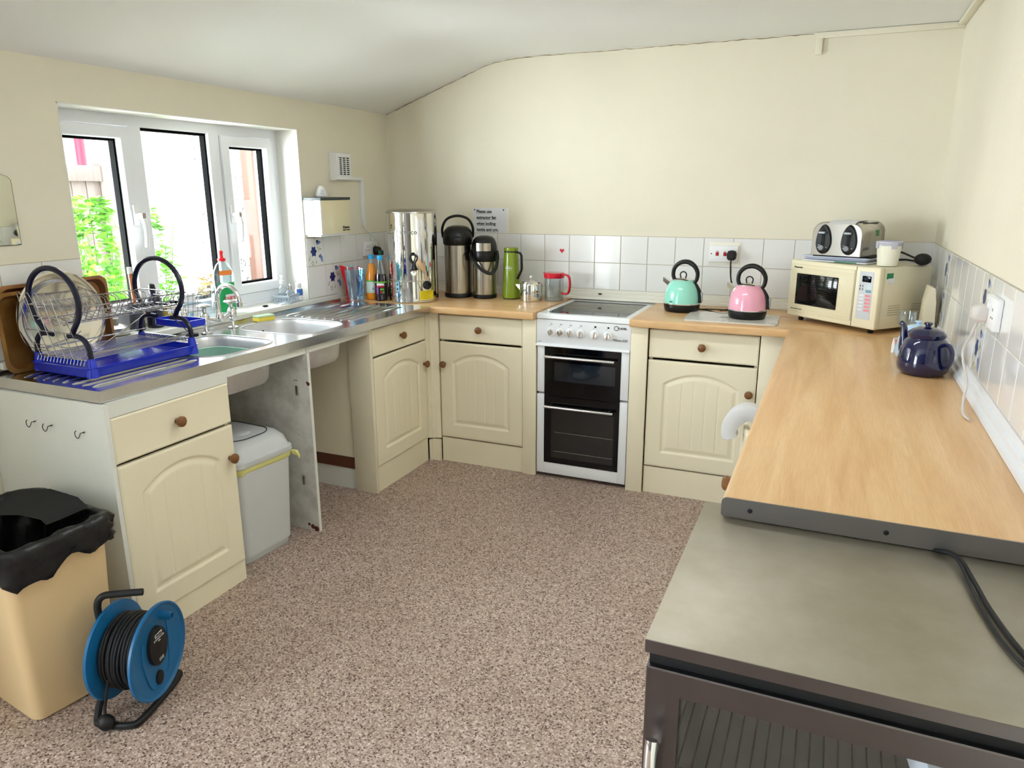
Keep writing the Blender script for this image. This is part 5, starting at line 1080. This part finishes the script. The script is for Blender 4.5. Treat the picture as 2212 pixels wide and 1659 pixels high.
t = thing('paper_bag', 'cream paper bag standing between the microwave and the right wall', 'bag', (3.0, -0.675 + 0.12, 0.9055), rad(4))
b = MB(); b.loft([[(-0.026, -0.055, 0), (0.026, -0.055, 0), (0.026, 0.055, 0), (-0.026, 0.055, 0)], [(-0.022, -0.058, 0.07), (0.020, -0.050, 0.07), (0.020, 0.055, 0.07), (-0.022, 0.055, 0.07)], [(-0.026, -0.052, 0.15), (0.014, -0.060, 0.15), (0.014, 0.055, 0.15), (-0.020, 0.055, 0.15)], [(-0.012, -0.058, 0.215), (0.006, -0.052, 0.210), (0.008, 0.055, 0.21), (-0.010, 0.055, 0.215)]]); b.build('bag_body', mat('cream_paper', (222, 212, 184), 0.8, bump=0.3, bscale=25), t)
t = thing('white_sachet', 'crumpled white packet lying behind the pale blue teapot', 'packet', (2.985, -0.900, 0.9055), rad(20))
b = MB(); b.loft([[(-0.03, -0.03, 0), (0.03, -0.03, 0), (0.03, 0.03, 0), (-0.03, 0.03, 0)], [(-0.022, -0.028, 0.03), (0.028, -0.022, 0.034), (0.022, 0.026, 0.03), (-0.028, 0.024, 0.036)], [(-0.006, -0.015, 0.070), (0.010, -0.012, 0.062), (0.008, 0.012, 0.066), (-0.008, 0.012, 0.072)]]); b.build('wrapper', m_paper, t)
uk_socket((W - 0.0075, -1.700, 1.180), rad(-90), 'white double socket on the right wall tiles')
MR = Matrix.Translation(V(W - 0.0262, -1.660, 1.172)) @ Matrix.Rotation(rad(-90), 4, 'Z')
uk_plug(None, MR, 'white plug in the right wall socket with a long flex', mat('off_white_plug', (206, 200, 194), 0.45), [(3.004, -1.66, 1.146), (2.995, -1.645, 1.10), (2.99, -1.60, 1.055), (2.992, -1.615, 1.02), (2.995, -1.70, 0.98), (2.988, -1.74, 0.94), (2.982, -1.80, 0.912), (2.99, -1.86, 0.910)])

# white padded guard hooked over the ajar door
t = thing('door_guard', 'white padded curved guard hooked over the top of the ajar cabinet door', 'guard', (2.390, -1.500, 0.706), rad(0))
b = MB(); out = []
import itertools
ctr = spl([(-0.060, -0.048), (-0.064, -0.012), (-0.046, 0.034), (-0.012, 0.066), (0.024, 0.072), (0.050, 0.046), (0.056, 0.018)], 5) if False else None
ctr = [Vector((x, 0, z)) for x, z in ((-0.052, -0.050), (-0.060, -0.022), (-0.054, 0.010), (-0.034, 0.040), (-0.006, 0.060), (0.024, 0.062), (0.048, 0.046), (0.058, 0.020))]
ctr = [Vector((p.x * 0.86 - 0.004, 0, p.z * 0.88)) for p in ctr]; ctr = spl(ctr, 4); n = len(ctr); rings = []
for i, p in enumerate(ctr):
    a = ctr[max(i - 1, 0)]; c = ctr[min(i + 1, n - 1)]; d = (c - a).normalized(); nn = Vector((-d.z, 0, d.x))
    u = i / (n - 1); hw = 0.0275 * (1 - 0.10 * cos(u * pi * 2)) * (1.0 - (0.45 if i in (0, n - 1) else 0))
    rings.append([(p.x + nn.x * q * hw, y, p.z + nn.z * q * hw) for q, y in ((-1, -0.021), (-0.7, -0.026), (0.7, -0.026), (1, -0.021), (1, 0.021), (0.7, 0.026), (-0.7, 0.026), (-1, 0.021))])
b.loft(rings); b.build('foam_pad', mat('white_foam', (206, 205, 203), 0.6), t)

# ================================================================ DISPLAY FRIDGE
m_fst = mat('worn_stainless_top', (170, 165, 151), 0.5, 0.85, col2=(150, 142, 125), vscale=5, thr=(0.3, 0.7), bump=0.03, bscale=26, det=9)
m_fst2 = mat('dark_brushed_stainless', (112, 107, 108), 0.3, 1.0, var=0.1, vscale=8)
fr = thing('display_fridge', 'undercounter fridge with a stainless top and glass door at the front right', 'fridge', (2.413, -3.112, 0))
Wf, Df, Hf = 0.60, 0.545, 0.8625
b = MB(); b.box(0, 0, Hf - 0.022, Wf, Df, Hf, 0.0015); b.build('top_panel', m_fst, fr)
b = MB(); b.box(0.001, -0.0012, Hf - 0.0215, Wf - 0.001, -0.0002, Hf - 0.001); b.build('dimmed_front_lip', m_fst2, fr)  # same steel as the top; darker colour paints in its dim reflection
b = MB(); b.box(0.006, 0.03, 0.05, 0.026, Df - 0.005, Hf - 0.0225).box(Wf - 0.026, 0.03, 0.05, Wf - 0.006, Df - 0.005, Hf - 0.0225).box(0.026, Df - 0.03, 0.05, Wf - 0.026, Df - 0.005, Hf - 0.0225).box(0.026, 0.03, 0.05, Wf - 0.026, Df - 0.03, 0.09).box(0.026, 0.03, Hf - 0.045, Wf - 0.026, Df - 0.03, Hf - 0.0225); b.build('cabinet', mat('fridge_liner', (112, 114, 114), 0.5), fr)
b = MB(); b.box(0.006, 0.012, Hf - 0.046, Wf - 0.006, 0.0299, Hf - 0.0225); b.build('gap_strip', m_blackm, fr)
z1 = Hf - 0.046; fw = 0.055
b = MB(); b.loft([[(x0, y, z0), (x1, y, z0), (x1, y, zz), (x0, y, zz)] for x0, x1, z0, zz, y in ((0.004, Wf - 0.004, 0.055, z1, 0.028), (0.004, Wf - 0.004, 0.055, z1, 0.002), (0.006, Wf - 0.006, 0.057, z1 - 0.002, 0.0), (fw, Wf - fw, 0.055 + fw, z1 - fw * 0.8, 0.004), (fw, Wf - fw, 0.055 + fw, z1 - fw * 0.8, 0.028))], ring_closed=True)
d = b.build('door', m_fst2, fr)
b = MB(); b.box(fw, 0.012, 0.055 + fw, Wf - fw, 0.018, z1 - fw * 0.8); b.build('door_glass', m_pane, d)
b = MB(); b.tube([(0.024, -0.030, 0.715), (0.024, -0.036, 0.70), (0.024, -0.036, 0.36), (0.024, -0.030, 0.345)], 0.0095, 14)
for z in (0.68, 0.38): b.tube([(0.024, 0.0, z), (0.024, -0.034, z)], 0.006, 10)
b.build('handle', m_chrome, d)
for z in (0.60,):
    b = MB(); b.tube([(0.035, 0.06, z), (Wf - 0.035, 0.06, z), (Wf - 0.035, Df - 0.05, z), (0.035, Df - 0.05, z)], 0.003, 6, closed=True); b.tube([(0.035, 0.25, z), (Wf - 0.035, 0.25, z)], 0.0025, 6); s_ = b.build('wire_shelf', m_fst2, fr)
    for i in range(24):
        x = 0.05 + i * 0.0217; b = MB(); b.tube([(x, 0.055, z + 0.004), (x, Df - 0.05, z + 0.004)], 0.0016, 5); b.build('shelf_wire', m_rubber, s_)
for x in (0.06, Wf - 0.06):
    for y in (0.08, 0.48): b = MB(); b.lathe([(0.02, 0), (0.02, 0.02), (0.01, 0.022), (0.01, 0.052)], (x, y, 0), 12); b.build('foot', m_black, fr)
t = thing('milk_carton', 'pale carton lying on the top shelf inside the glass door fridge', 'carton', (2.840, -2.900, 0.6065), rad(8))
b = MB(); b.box(-0.035, -0.10, 0, 0.035, 0.10, 0.07, 0.003); b.build('carton_body', m_paper, t)
t = thing('butter_tub', 'yellow tub on the top shelf of the fridge beside the pale carton', 'tub', (2.935, -2.920, 0.6065))
b = MB(); b.loft([rrect(-0.045 + d, -0.065 + d, 0.045 - d, 0.065 - d, 0.015, z, 4) for d, z in ((0.006, 0), (0, 0.055), (-0.003, 0.056), (-0.003, 0.064), (0.004, 0.066))]); b.build('tub_body', mat('pale_yellow_tub', (232, 210, 130), 0.4), t)
cable = spl([(2.846, -2.638, 0.8672), (2.850, -2.648, 0.872), (2.862, -2.662, 0.876), (2.874, -2.685, 0.874), (2.884, -2.75, 0.870), (2.896, -2.84, 0.8672), (2.920, -2.95, 0.8672), (2.960, -3.03, 0.8672), (2.995, -3.09, 0.8672)], 6)
c2 = [Vector((p.x - 0.010 + 0.006 * sin(i * 0.12), p.y - 0.004, p.z)) if i > 3 else Vector((p.x - 0.010, p.y, p.z)) for i, p in enumerate(cable)]
b = MB(); b.tube(cable, 0.0040, 8).tube(c2, 0.0030, 8); tag(b.build('fridge_flex', m_rubber), 'black flex lying across the stainless top of the fridge', 'cable')

# ================================================================ BINS AND CABLE REEL
m_bin = mat('pale_grey_bin', (206, 208, 208), 0.45, var=0.03)
m_yb = mat('pale_yellow_liner', (238, 236, 150), 0.5, trans=0.1)
t = thing('lidded_bin', 'pale grey lidded bin with a yellow liner standing under the sink', 'bin', (0.345, -1.842, 0), rad(-4))
def rr3(hx, hy, r, z): return rrect(-hx, -hy, hx, hy, r, z, 6)
b = MB(); b.loft([rr3(0.158, 0.128, 0.03, 0.0), rr3(0.162, 0.132, 0.03, 0.006), rr3(0.163, 0.133, 0.03, 0.03), rr3(0.172, 0.139, 0.035, 0.034), rr3(0.195, 0.150, 0.04, 0.435)]); b.build('body', m_bin, t)
b = MB(); n = 0
rgs = []
for hx, hy, z, w in ((0.194, 0.152, 0.4050, 0.006), (0.199, 0.156, 0.4150, 0.003), (0.200, 0.157, 0.4340, 0.0), (0.196, 0.153, 0.4360, 0.0)):
    rgs.append([(x, y, zz + w * sin(i * 1.7)) for i, (x, y, zz) in enumerate(rr3(hx, hy, 0.042, z))])
b.loft(rgs, False, False); b.build('bin_liner', m_yb, t, 'pale yellow liner showing under the lid')
b = MB(); b.loft([[(0.194, 0.135, 0.4320), (0.196, 0.152, 0.4320), (0.195, 0.150, 0.4100)], [(0.208, 0.150, 0.4280), (0.210, 0.166, 0.4260), (0.208, 0.160, 0.4040)], [(0.215, 0.162, 0.4050), (0.217, 0.170, 0.4020), (0.214, 0.168, 0.3850)]]); b.build('liner_corner', m_yb, t)
b = MB(); b.loft([rr3(0.203, 0.160, 0.045, 0.4330), rr3(0.206, 0.163, 0.045, 0.4380), rr3(0.205, 0.162, 0.045, 0.4580), rr3(0.196, 0.154, 0.045, 0.4620), rr3(0.186, 0.146, 0.055, 0.5000), rr3(0.165, 0.130, 0.06, 0.5220), rr3(0.12, 0.095, 0.06, 0.5300)]); ld = b.build('lid', m_bin, t)
b = MB(); b.tube([(x * 0.74, y * 0.74, 0.5295) for x, y, z in rr3(0.19, 0.15, 0.10, 0)], 0.0022, 5, closed=True); b.build('flap_groove', mat('dark_groove', (70, 70, 72), 0.6), ld)
b = MB(); b.sphere((0.070, 0.0, 0.530), 0.036, 18, 0.8, 1.0, 0.16); b.build('thumb_dimple', mat('bin_dimple', (214, 216, 216), 0.45), ld)
# beige open bin with black bag
m_beige = mat('beige_plastic_bin', (224, 194, 148), 0.42)
m_bag = mat('black_bin_bag', (10, 11, 13), 0.36, bump=0.5, bscale=22)
t = thing('waste_bin', 'tall beige open bin with a black bag folded over its rim', 'bin', (0.452, -2.804, 0), rad(-8))
def r4(hx, hy, r, z): return rrect(-hx, -hy, hx, hy, r, z, 5)
b = MB(); b.loft([r4(0.172, 0.120, 0.03, 0), r4(0.178, 0.126, 0.03, 0.006), r4(0.205, 0.150, 0.04, 0.545), r4(0.210, 0.156, 0.04, 0.550), r4(0.210, 0.156, 0.04, 0.558), r4(0.201, 0.147, 0.04, 0.558), r4(0.176, 0.122, 0.03, 0.012)]); b.build('body', m_beige, t)
random.seed(4); rg = []
N_ = len(r4(1, 1, .2, 0))
def baggy(hx, hy, z, amp, dz):
    base = []
    P0 = r4(hx, hy, 0.05, z); n2 = 96
    L_ = [0]
    for i in range(len(P0)): L_.append(L_[-1] + (V(*P0[(i + 1) % len(P0)]) - V(*P0[i])).length)
    for k in range(n2):
        s = L_[-1] * k / n2; i = max(j for j in range(len(P0)) if L_[j] <= s); f = (s - L_[i]) / max(L_[i + 1] - L_[i], 1e-6); p = V(*P0[i]).lerp(V(*P0[(i + 1) % len(P0)]), f)
        c = V(p.x, p.y, 0).normalized(); q = amp * (sin(k * 0.9 + z * 40) + 0.6 * sin(k * 2.3 + z * 90) + random.uniform(-0.5, 0.5))
        base.append((p.x + c.x * q, p.y + c.y * q, z + dz * (sin(k * 0.35 + 1) + 0.5 * sin(k * 0.93)) + random.uniform(-1, 1) * dz * 0.15))
    return base
specs = [(a * 1.035, c - 0.022, d, e, f) for a, c, d, e, f in [(0.219, 0.189, 0.470, 0.003, 0.022), (0.226, 0.196, 0.486, 0.005, 0.016), (0.222, 0.192, 0.502, 0.006, 0.012), (0.227, 0.197, 0.520, 0.006, 0.009), (0.222, 0.192, 0.538, 0.006, 0.007), (0.224, 0.194, 0.552, 0.005, 0.006), (0.217, 0.186, 0.566, 0.004, 0.005), (0.206, 0.174, 0.570, 0.004, 0.004), (0.192, 0.160, 0.562, 0.005, 0.006), (0.186, 0.152, 0.53, 0.007, 0.008), (0.182, 0.148, 0.50, 0.008, 0.008), (0.176, 0.140, 0.45, 0.010, 0.01), (0.168, 0.134, 0.40, 0.010, 0.01), (0.150, 0.110, 0.30, 0.012, 0.01), (0.08, 0.06, 0.27, 0.008, 0.01)]]
b = MB(); b.loft([baggy(*q) for q in specs], False, True); b.build('bin_bag', m_bag, t, angle=70)
b = MB(); b.loft([[(-0.20, 0.08, 0.578), (-0.10, 0.143, 0.584), (0.05, 0.150, 0.586), (0.14, 0.130, 0.580)], [(-0.17, 0.03, 0.566), (-0.06, 0.08, 0.574), (0.06, 0.09, 0.574), (0.12, 0.08, 0.566)], [(-0.14, -0.02, 0.545), (-0.04, 0.02, 0.555), (0.05, 0.035, 0.555), (0.09, 0.03, 0.550)]], closed=False); b.build('bag_flap', mat('matt_black_flap', (14, 15, 16), 0.75), t)
# cable reel
m_reel = mat('blue_reel_plastic', (20, 100, 152), 0.4, var=0.12, vscale=14)
m_cab = mat('black_cable', (20, 20, 22), 0.5)
rl = thing('cable_reel', 'blue extension cable reel wound with black cable beside the beige bin', 'cable reel', (0.808, -2.750, 0), rad(18))
R = 0.144; cz = 0.176; xa, xb = -0.060, 0.060
def flange(x, s):
    b = MB(); b.lathe([(0.05, x), (R - 0.012, x), (R, x + s * 0.002), (R + 0.001, x + s * 0.010), (R - 0.004, x + s * 0.012), (R - 0.010, x + s * 0.005), (0.118, x + s * 0.004), (0.112, x + s * 0.001), (0.03, x + s * 0.001)], (0, 0, 0), 56, 'X')
    b.xf(Matrix.Translation(V(0, 0, cz))); return b.build('flange', m_reel, rl)
f1 = flange(xb, 1); f0_ = flange(xa, -1)
b = MB(); b.lathe([(0.062, xa), (0.062, xb)], (0, 0, cz), 32, 'X'); b.build('drum', m_reel, rl)
random.seed(7)
for layer, rr_ in enumerate((0.098, 0.107)):
    n = 12 if layer == 0 else 11
    for i in range(n):
        x0_ = xa + 0.008 + (xb - xa - 0.016) * (i + 0.5 * layer) / (n - (1 - layer)); ph = random.uniform(0, 6.3); am = random.uniform(0.001, 0.005); rb = rr_ + random.uniform(-0.002, 0.003)
        b = MB(); b.tube([(min(max(x0_ + am * sin(a_ + ph), xa + .006), xb - .006), rb * cos(a_), cz + rb * sin(a_)) for a_ in [2 * pi * k / 36 for k in range(36)]], 0.0046, 7, closed=True); b.build('cable_turn', m_cab, rl)
# raised pocket, socket plate, cut-out and winding handle on the front flange
b = MB(); px = xb + 0.002
b.tube(spl([(px, -0.062, cz + 0.06), (px, -0.070, cz), (px, -0.052, cz - 0.085), (px, -0.025, cz - 0.110), (px, 0.020, cz - 0.105), (px, 0.050, cz - 0.085), (px, 0.062, cz - 0.02), (px, 0.064, cz + 0.08)], 5), 0.003, 8); b.build('moulded_rib', m_reel, f1)
b = MB(); b.loft([[(xb + dx, y * k, cz + 0.018 + z * k) for y, z in [(0.046 * cos(rad(q)) * (1.0 if abs(sin(rad(q))) > 0.0 else 1), 0.062 * sin(rad(q))) for q in range(0, 360, 12)]] for dx, k in ((0.0, 1.0), (0.012, 0.97), (0.013, 0.93))]); spn = b.build('socket_panel', m_rubber, f1, 'black oval socket panel')
RX = (rad(90), 0, rad(90))
b = MB(); b.box(xb + 0.0131, -0.016, cz + 0.050, xb + 0.0136, 0.020, cz + 0.061); b.build('logo_plate', m_wprint, spn)
text('Wickes', 0.0105, (xb + 0.0139, 0.002, cz + 0.0555), RX, spn, m_ink, bold=0.0004); text('EXTENSION REEL', 0.0068, (xb + 0.0133, 0.003, cz + 0.043), RX, spn, m_wprint); text('40m', 0.0068, (xb + 0.0133, 0.003, cz + 0.035), RX, spn, m_wprint)
for z in (-0.022, -0.028): text('unwind fully', 0.0048, (xb + 0.0133, 0.003, cz + z), RX, spn, m_wprint)
b = MB(); b.lathe([(0.017, xb + 0.001), (0.017, xb + 0.006), (0.012, xb + 0.008)], (0, 0, 0), 20, 'X', sy=1.35); b.xf(Matrix.Translation(V(0, -0.004, cz - 0.088))); b.build('cut_out_button', m_rubber, f1)
b = MB(); b.lathe([(0.013, xb + 0.0), (0.012, xb + 0.036), (0.0085, xb + 0.036), (0.0085, xb + 0.012)], (0, 0.045, cz + 0.092), 18, 'X'); b.build('winding_stub', m_reel, f1)
fp_ = spl([(xa - 0.018, -0.02, cz), (xa - 0.020, -0.030, cz + 0.10), (xa - 0.018, -0.034, cz + 0.165), (xa - 0.002, -0.030, cz + 0.192), (xa + 0.030, -0.02, cz + 0.196), (xa + 0.105, 0.0, cz + 0.196)], 6)
b = MB(); b.tube(fp_, 0.0105, 12); b.build('carry_handle', m_rubber, rl)
b = MB(); b.tube(spl([(xa - 0.018, 0.0, cz), (xa - 0.020, -0.065, 0.08), (xa - 0.016, -0.110, 0.018), (xa + 0.01, -0.128, 0.012), (xb - 0.03, -0.125, 0.012), (xb - 0.008, -0.100, 0.012), (xb - 0.002, 0.0, 0.012), (xb - 0.006, 0.100, 0.012), (xb - 0.03, 0.122, 0.012), (xa, 0.118, 0.014), (xa - 0.018, 0.07, 0.09), (xa - 0.018, 0.01, cz - 0.01)], 6), 0.0105, 10); b.build('stand_frame', m_rubber, rl)
b = MB(); b.tube(spl([(-0.03, -0.102, cz - 0.03), (-0.036, -0.112, cz - 0.08), (-0.040, -0.120, 0.06), (-0.035, -0.130, 0.045)], 5), 0.0045, 8); b.build('cable_end', m_cab, rl)
b = MB(); b.sphere((-0.030, -0.136, 0.027), 0.026, 16, 1.0, 0.8, 0.95); b.build('plug', m_rubber, rl)

# ================================================================ TRUNKING AT THE CEILING
b = MB(); b.box(2.432, -0.016, 2.207, W - 0.002, -0.001, 2.233, 0.001); c_ = b.build('ceiling_trunking', m_wall); tag(c_, 'painted trunking along the top of the back wall with a short drop', 'trunking')
b = MB(); b.box(2.432, -0.016, 2.136, 2.462, -0.001, 2.207, 0.001); b.build('trunking_drop', m_wall, c_)
b = MB(); b.box(W - 0.030, -2.2, 2.2150, W - 0.001, -0.018, 2.233, 0.001); tag(b.build('ceiling_trunking', m_wall), 'painted trunking running along the top of the right wall', 'trunking')

# ================================================================ OUTSIDE THE WINDOW
m_ground = mat('yard_ground', (206, 200, 188), 0.9, var=0.2, vscale=3)
b = MB(); b.box(-9, -6, -0.12, -0.3, 5, -0.02); struct(b.build('floor_yard', m_ground))
m_rend = mat('white_render', (232, 232, 228), 0.85, bump=0.3, bscale=60)
b = MB(); b.box(-2.65, -0.55, -0.02, -2.45, 5, 4.2); tag(b.build('garden_wall', m_rend), 'white rendered wall of the neighbouring building seen through the window', 'wall')
b = MB(); b.box(-2.85, -6, -0.02, -2.66, -0.55, 2.7); tag(b.build('garden_wall', m_rend), 'lower white wall behind the gate in the left window pane', 'wall')
t = thing('drain_pipe', 'pink painted drainpipe behind the left window pane', 'pipe', (-2.36, -0.30, 1.60))
b = MB(); b.tube([(0, 0, 0), (0, 0.0, 1.6)], 0.032, 14); b.build('pipe_run', mat('pink_pipe_paint', (150, 34, 62), 0.5), t)
b = MB(); b.lathe([(0.04, 0.0), (0.04, 0.06)], (0, 0, 0.9), 14); b.box(-0.095, -0.01, 0.92, 0.0, 0.01, 0.94); b.build('pipe_bracket', _M['pink_pipe_paint'], t)
t = thing('garden_gate', 'pale weathered wooden gate behind the shrub in the left pane', 'gate', (-1.95, -0.85, -0.02))
m_gate = mat('weathered_wood', (120, 108, 102), 0.8, var=0.35, vscale=6, stretch=(8, 8, 1))
for i in range(9): b = MB(); b.box(-0.012, -0.60 + i * 0.105, 0.05, 0.012, -0.50 + i * 0.105, 1.62, 0.003); b.build('plank', m_gate, t)
b = MB(); b.box(-0.03, -0.62, 1.60, 0.04, 0.36, 1.70, 0.004); b.build('top_rail', m_gate, t)
b = MB(); b.box(-0.04, 0.345, 0, 0.05, 0.435, 1.72, 0.004); b.build('gate_post', m_gate, t)
t = thing('timber_post', 'brownish timber post standing outside the right window pane', 'post', (-0.62, -0.520, -0.02))
b = MB(); b.box(-0.045, -0.04, 0, 0.045, 0.055, 2.4, 0.004); b.build('post_shaft', mat('pinkish_brown_timber', (96, 66, 56), 0.8, var=0.04, vscale=12), t)
b = MB(); b.box(-1.30, -0.30, -0.02, -0.80, -0.16, 2.5); tag(b.build('pebbledash_pier', mat('grey_pebbledash', (150, 148, 146), 0.9, col2=(52, 50, 50), vscale=55, thr=(0.36, 0.46), bump=0.8, bscale=90)), 'grey pebbledashed pier behind the timber post in the right pane', 'pier')
b = MB(); b.box(-2.75, -1.0, 2.10, -1.9, 1.2, 2.16); tag(b.build('red_roof_edge', mat('brick_red_tiles', (170, 70, 56), 0.8)), 'brick red roof edge above the middle window pane', 'roof')
m_leafg = mat('bright_green_leaf', (116, 184, 44), 0.5, col2=(70, 140, 36), vscale=10); m_stem = mat('green_stem', (90, 120, 50), 0.6)
m_dry = mat('dry_brown_grass', (176, 150, 104), 0.8)
def shrub(label, cx, cy, rx, ry, z0, z1, n, seed, m=None, size=0.075):
    t = thing('garden_shrub', label, 'shrub', (cx, cy, -0.02)); rnd = random.Random(seed)
    b = MB()
    for i in range(9):
        a = rnd.uniform(0, 6.28); r = rnd.uniform(0.2, 0.9); b.tube(spl([(0.02 * cos(a), 0.02 * sin(a), 0), (rx * r * 0.4 * cos(a), ry * r * 0.4 * sin(a), z1 * 0.5), (rx * r * cos(a), ry * r * sin(a), z1 * rnd.uniform(0.8, 1.0))], 4), 0.0028, 5)
    b.build('stems', m_stem, t)
    b = MB()
    for i in range(n):
        a = rnd.uniform(0, 6.28); z = rnd.uniform(z0, z1); k = (1 - ((z - z0) / (z1 - z0)) ** 2 * 0.75) * rnd.uniform(0.3, 1.0)
        p = V(rx * k * cos(a), ry * k * sin(a), z); d = V(cos(a) + rnd.uniform(-.6, .6), sin(a) + rnd.uniform(-.6, .6), rnd.uniform(-0.5, 0.5)).normalized()
        s = d.cross(V(0, 0, 1)).normalized(); u = (s * rnd.uniform(-.5, .5) + V(0, 0, 1)).normalized(); s = d.cross(u).normalized(); L = size * rnd.uniform(0.6, 1.3); w = L * 0.24
        A = [p, p + d * L * .3 + s * w, p + d * L * .7 + s * w * .7, p + d * L - u * L * .12, p + d * L * .7 - s * w * .7, p + d * L * .3 - s * w]; mid = [p + d * L * .3 - u * L * .04, p + d * L * .7 - u * L * .07]
        v = [b.b.verts.new(q) for q in A + mid]
        for f in ((0, 1, 6), (1, 2, 7, 6), (2, 3, 7), (0, 6, 5), (6, 7, 4, 5), (7, 3, 4)): b.b.faces.new([v[j] for j in f])
    b.build('foliage', m or m_leafg, t, angle=60)
shrub('leafy bright green shrub filling the lower left window pane', -0.90, -1.40, 0.22, 0.20, 0.35, 1.50, 1300, 1, None, 0.065)
shrub('leafy green shrub rising behind the left part of the middle pane', -0.98, -0.99, 0.20, 0.14, 0.30, 1.44, 800, 2, None, 0.06)
shrub('dry straggly plants below the middle pane', -0.88, -0.66, 0.12, 0.10, 0.30, 1.06, 240, 3, m_dry, 0.10)
shrub('low green weeds in front of the right pane', -0.50, -0.82, 0.08, 0.12, 0.40, 1.02, 160, 5, None, 0.06)
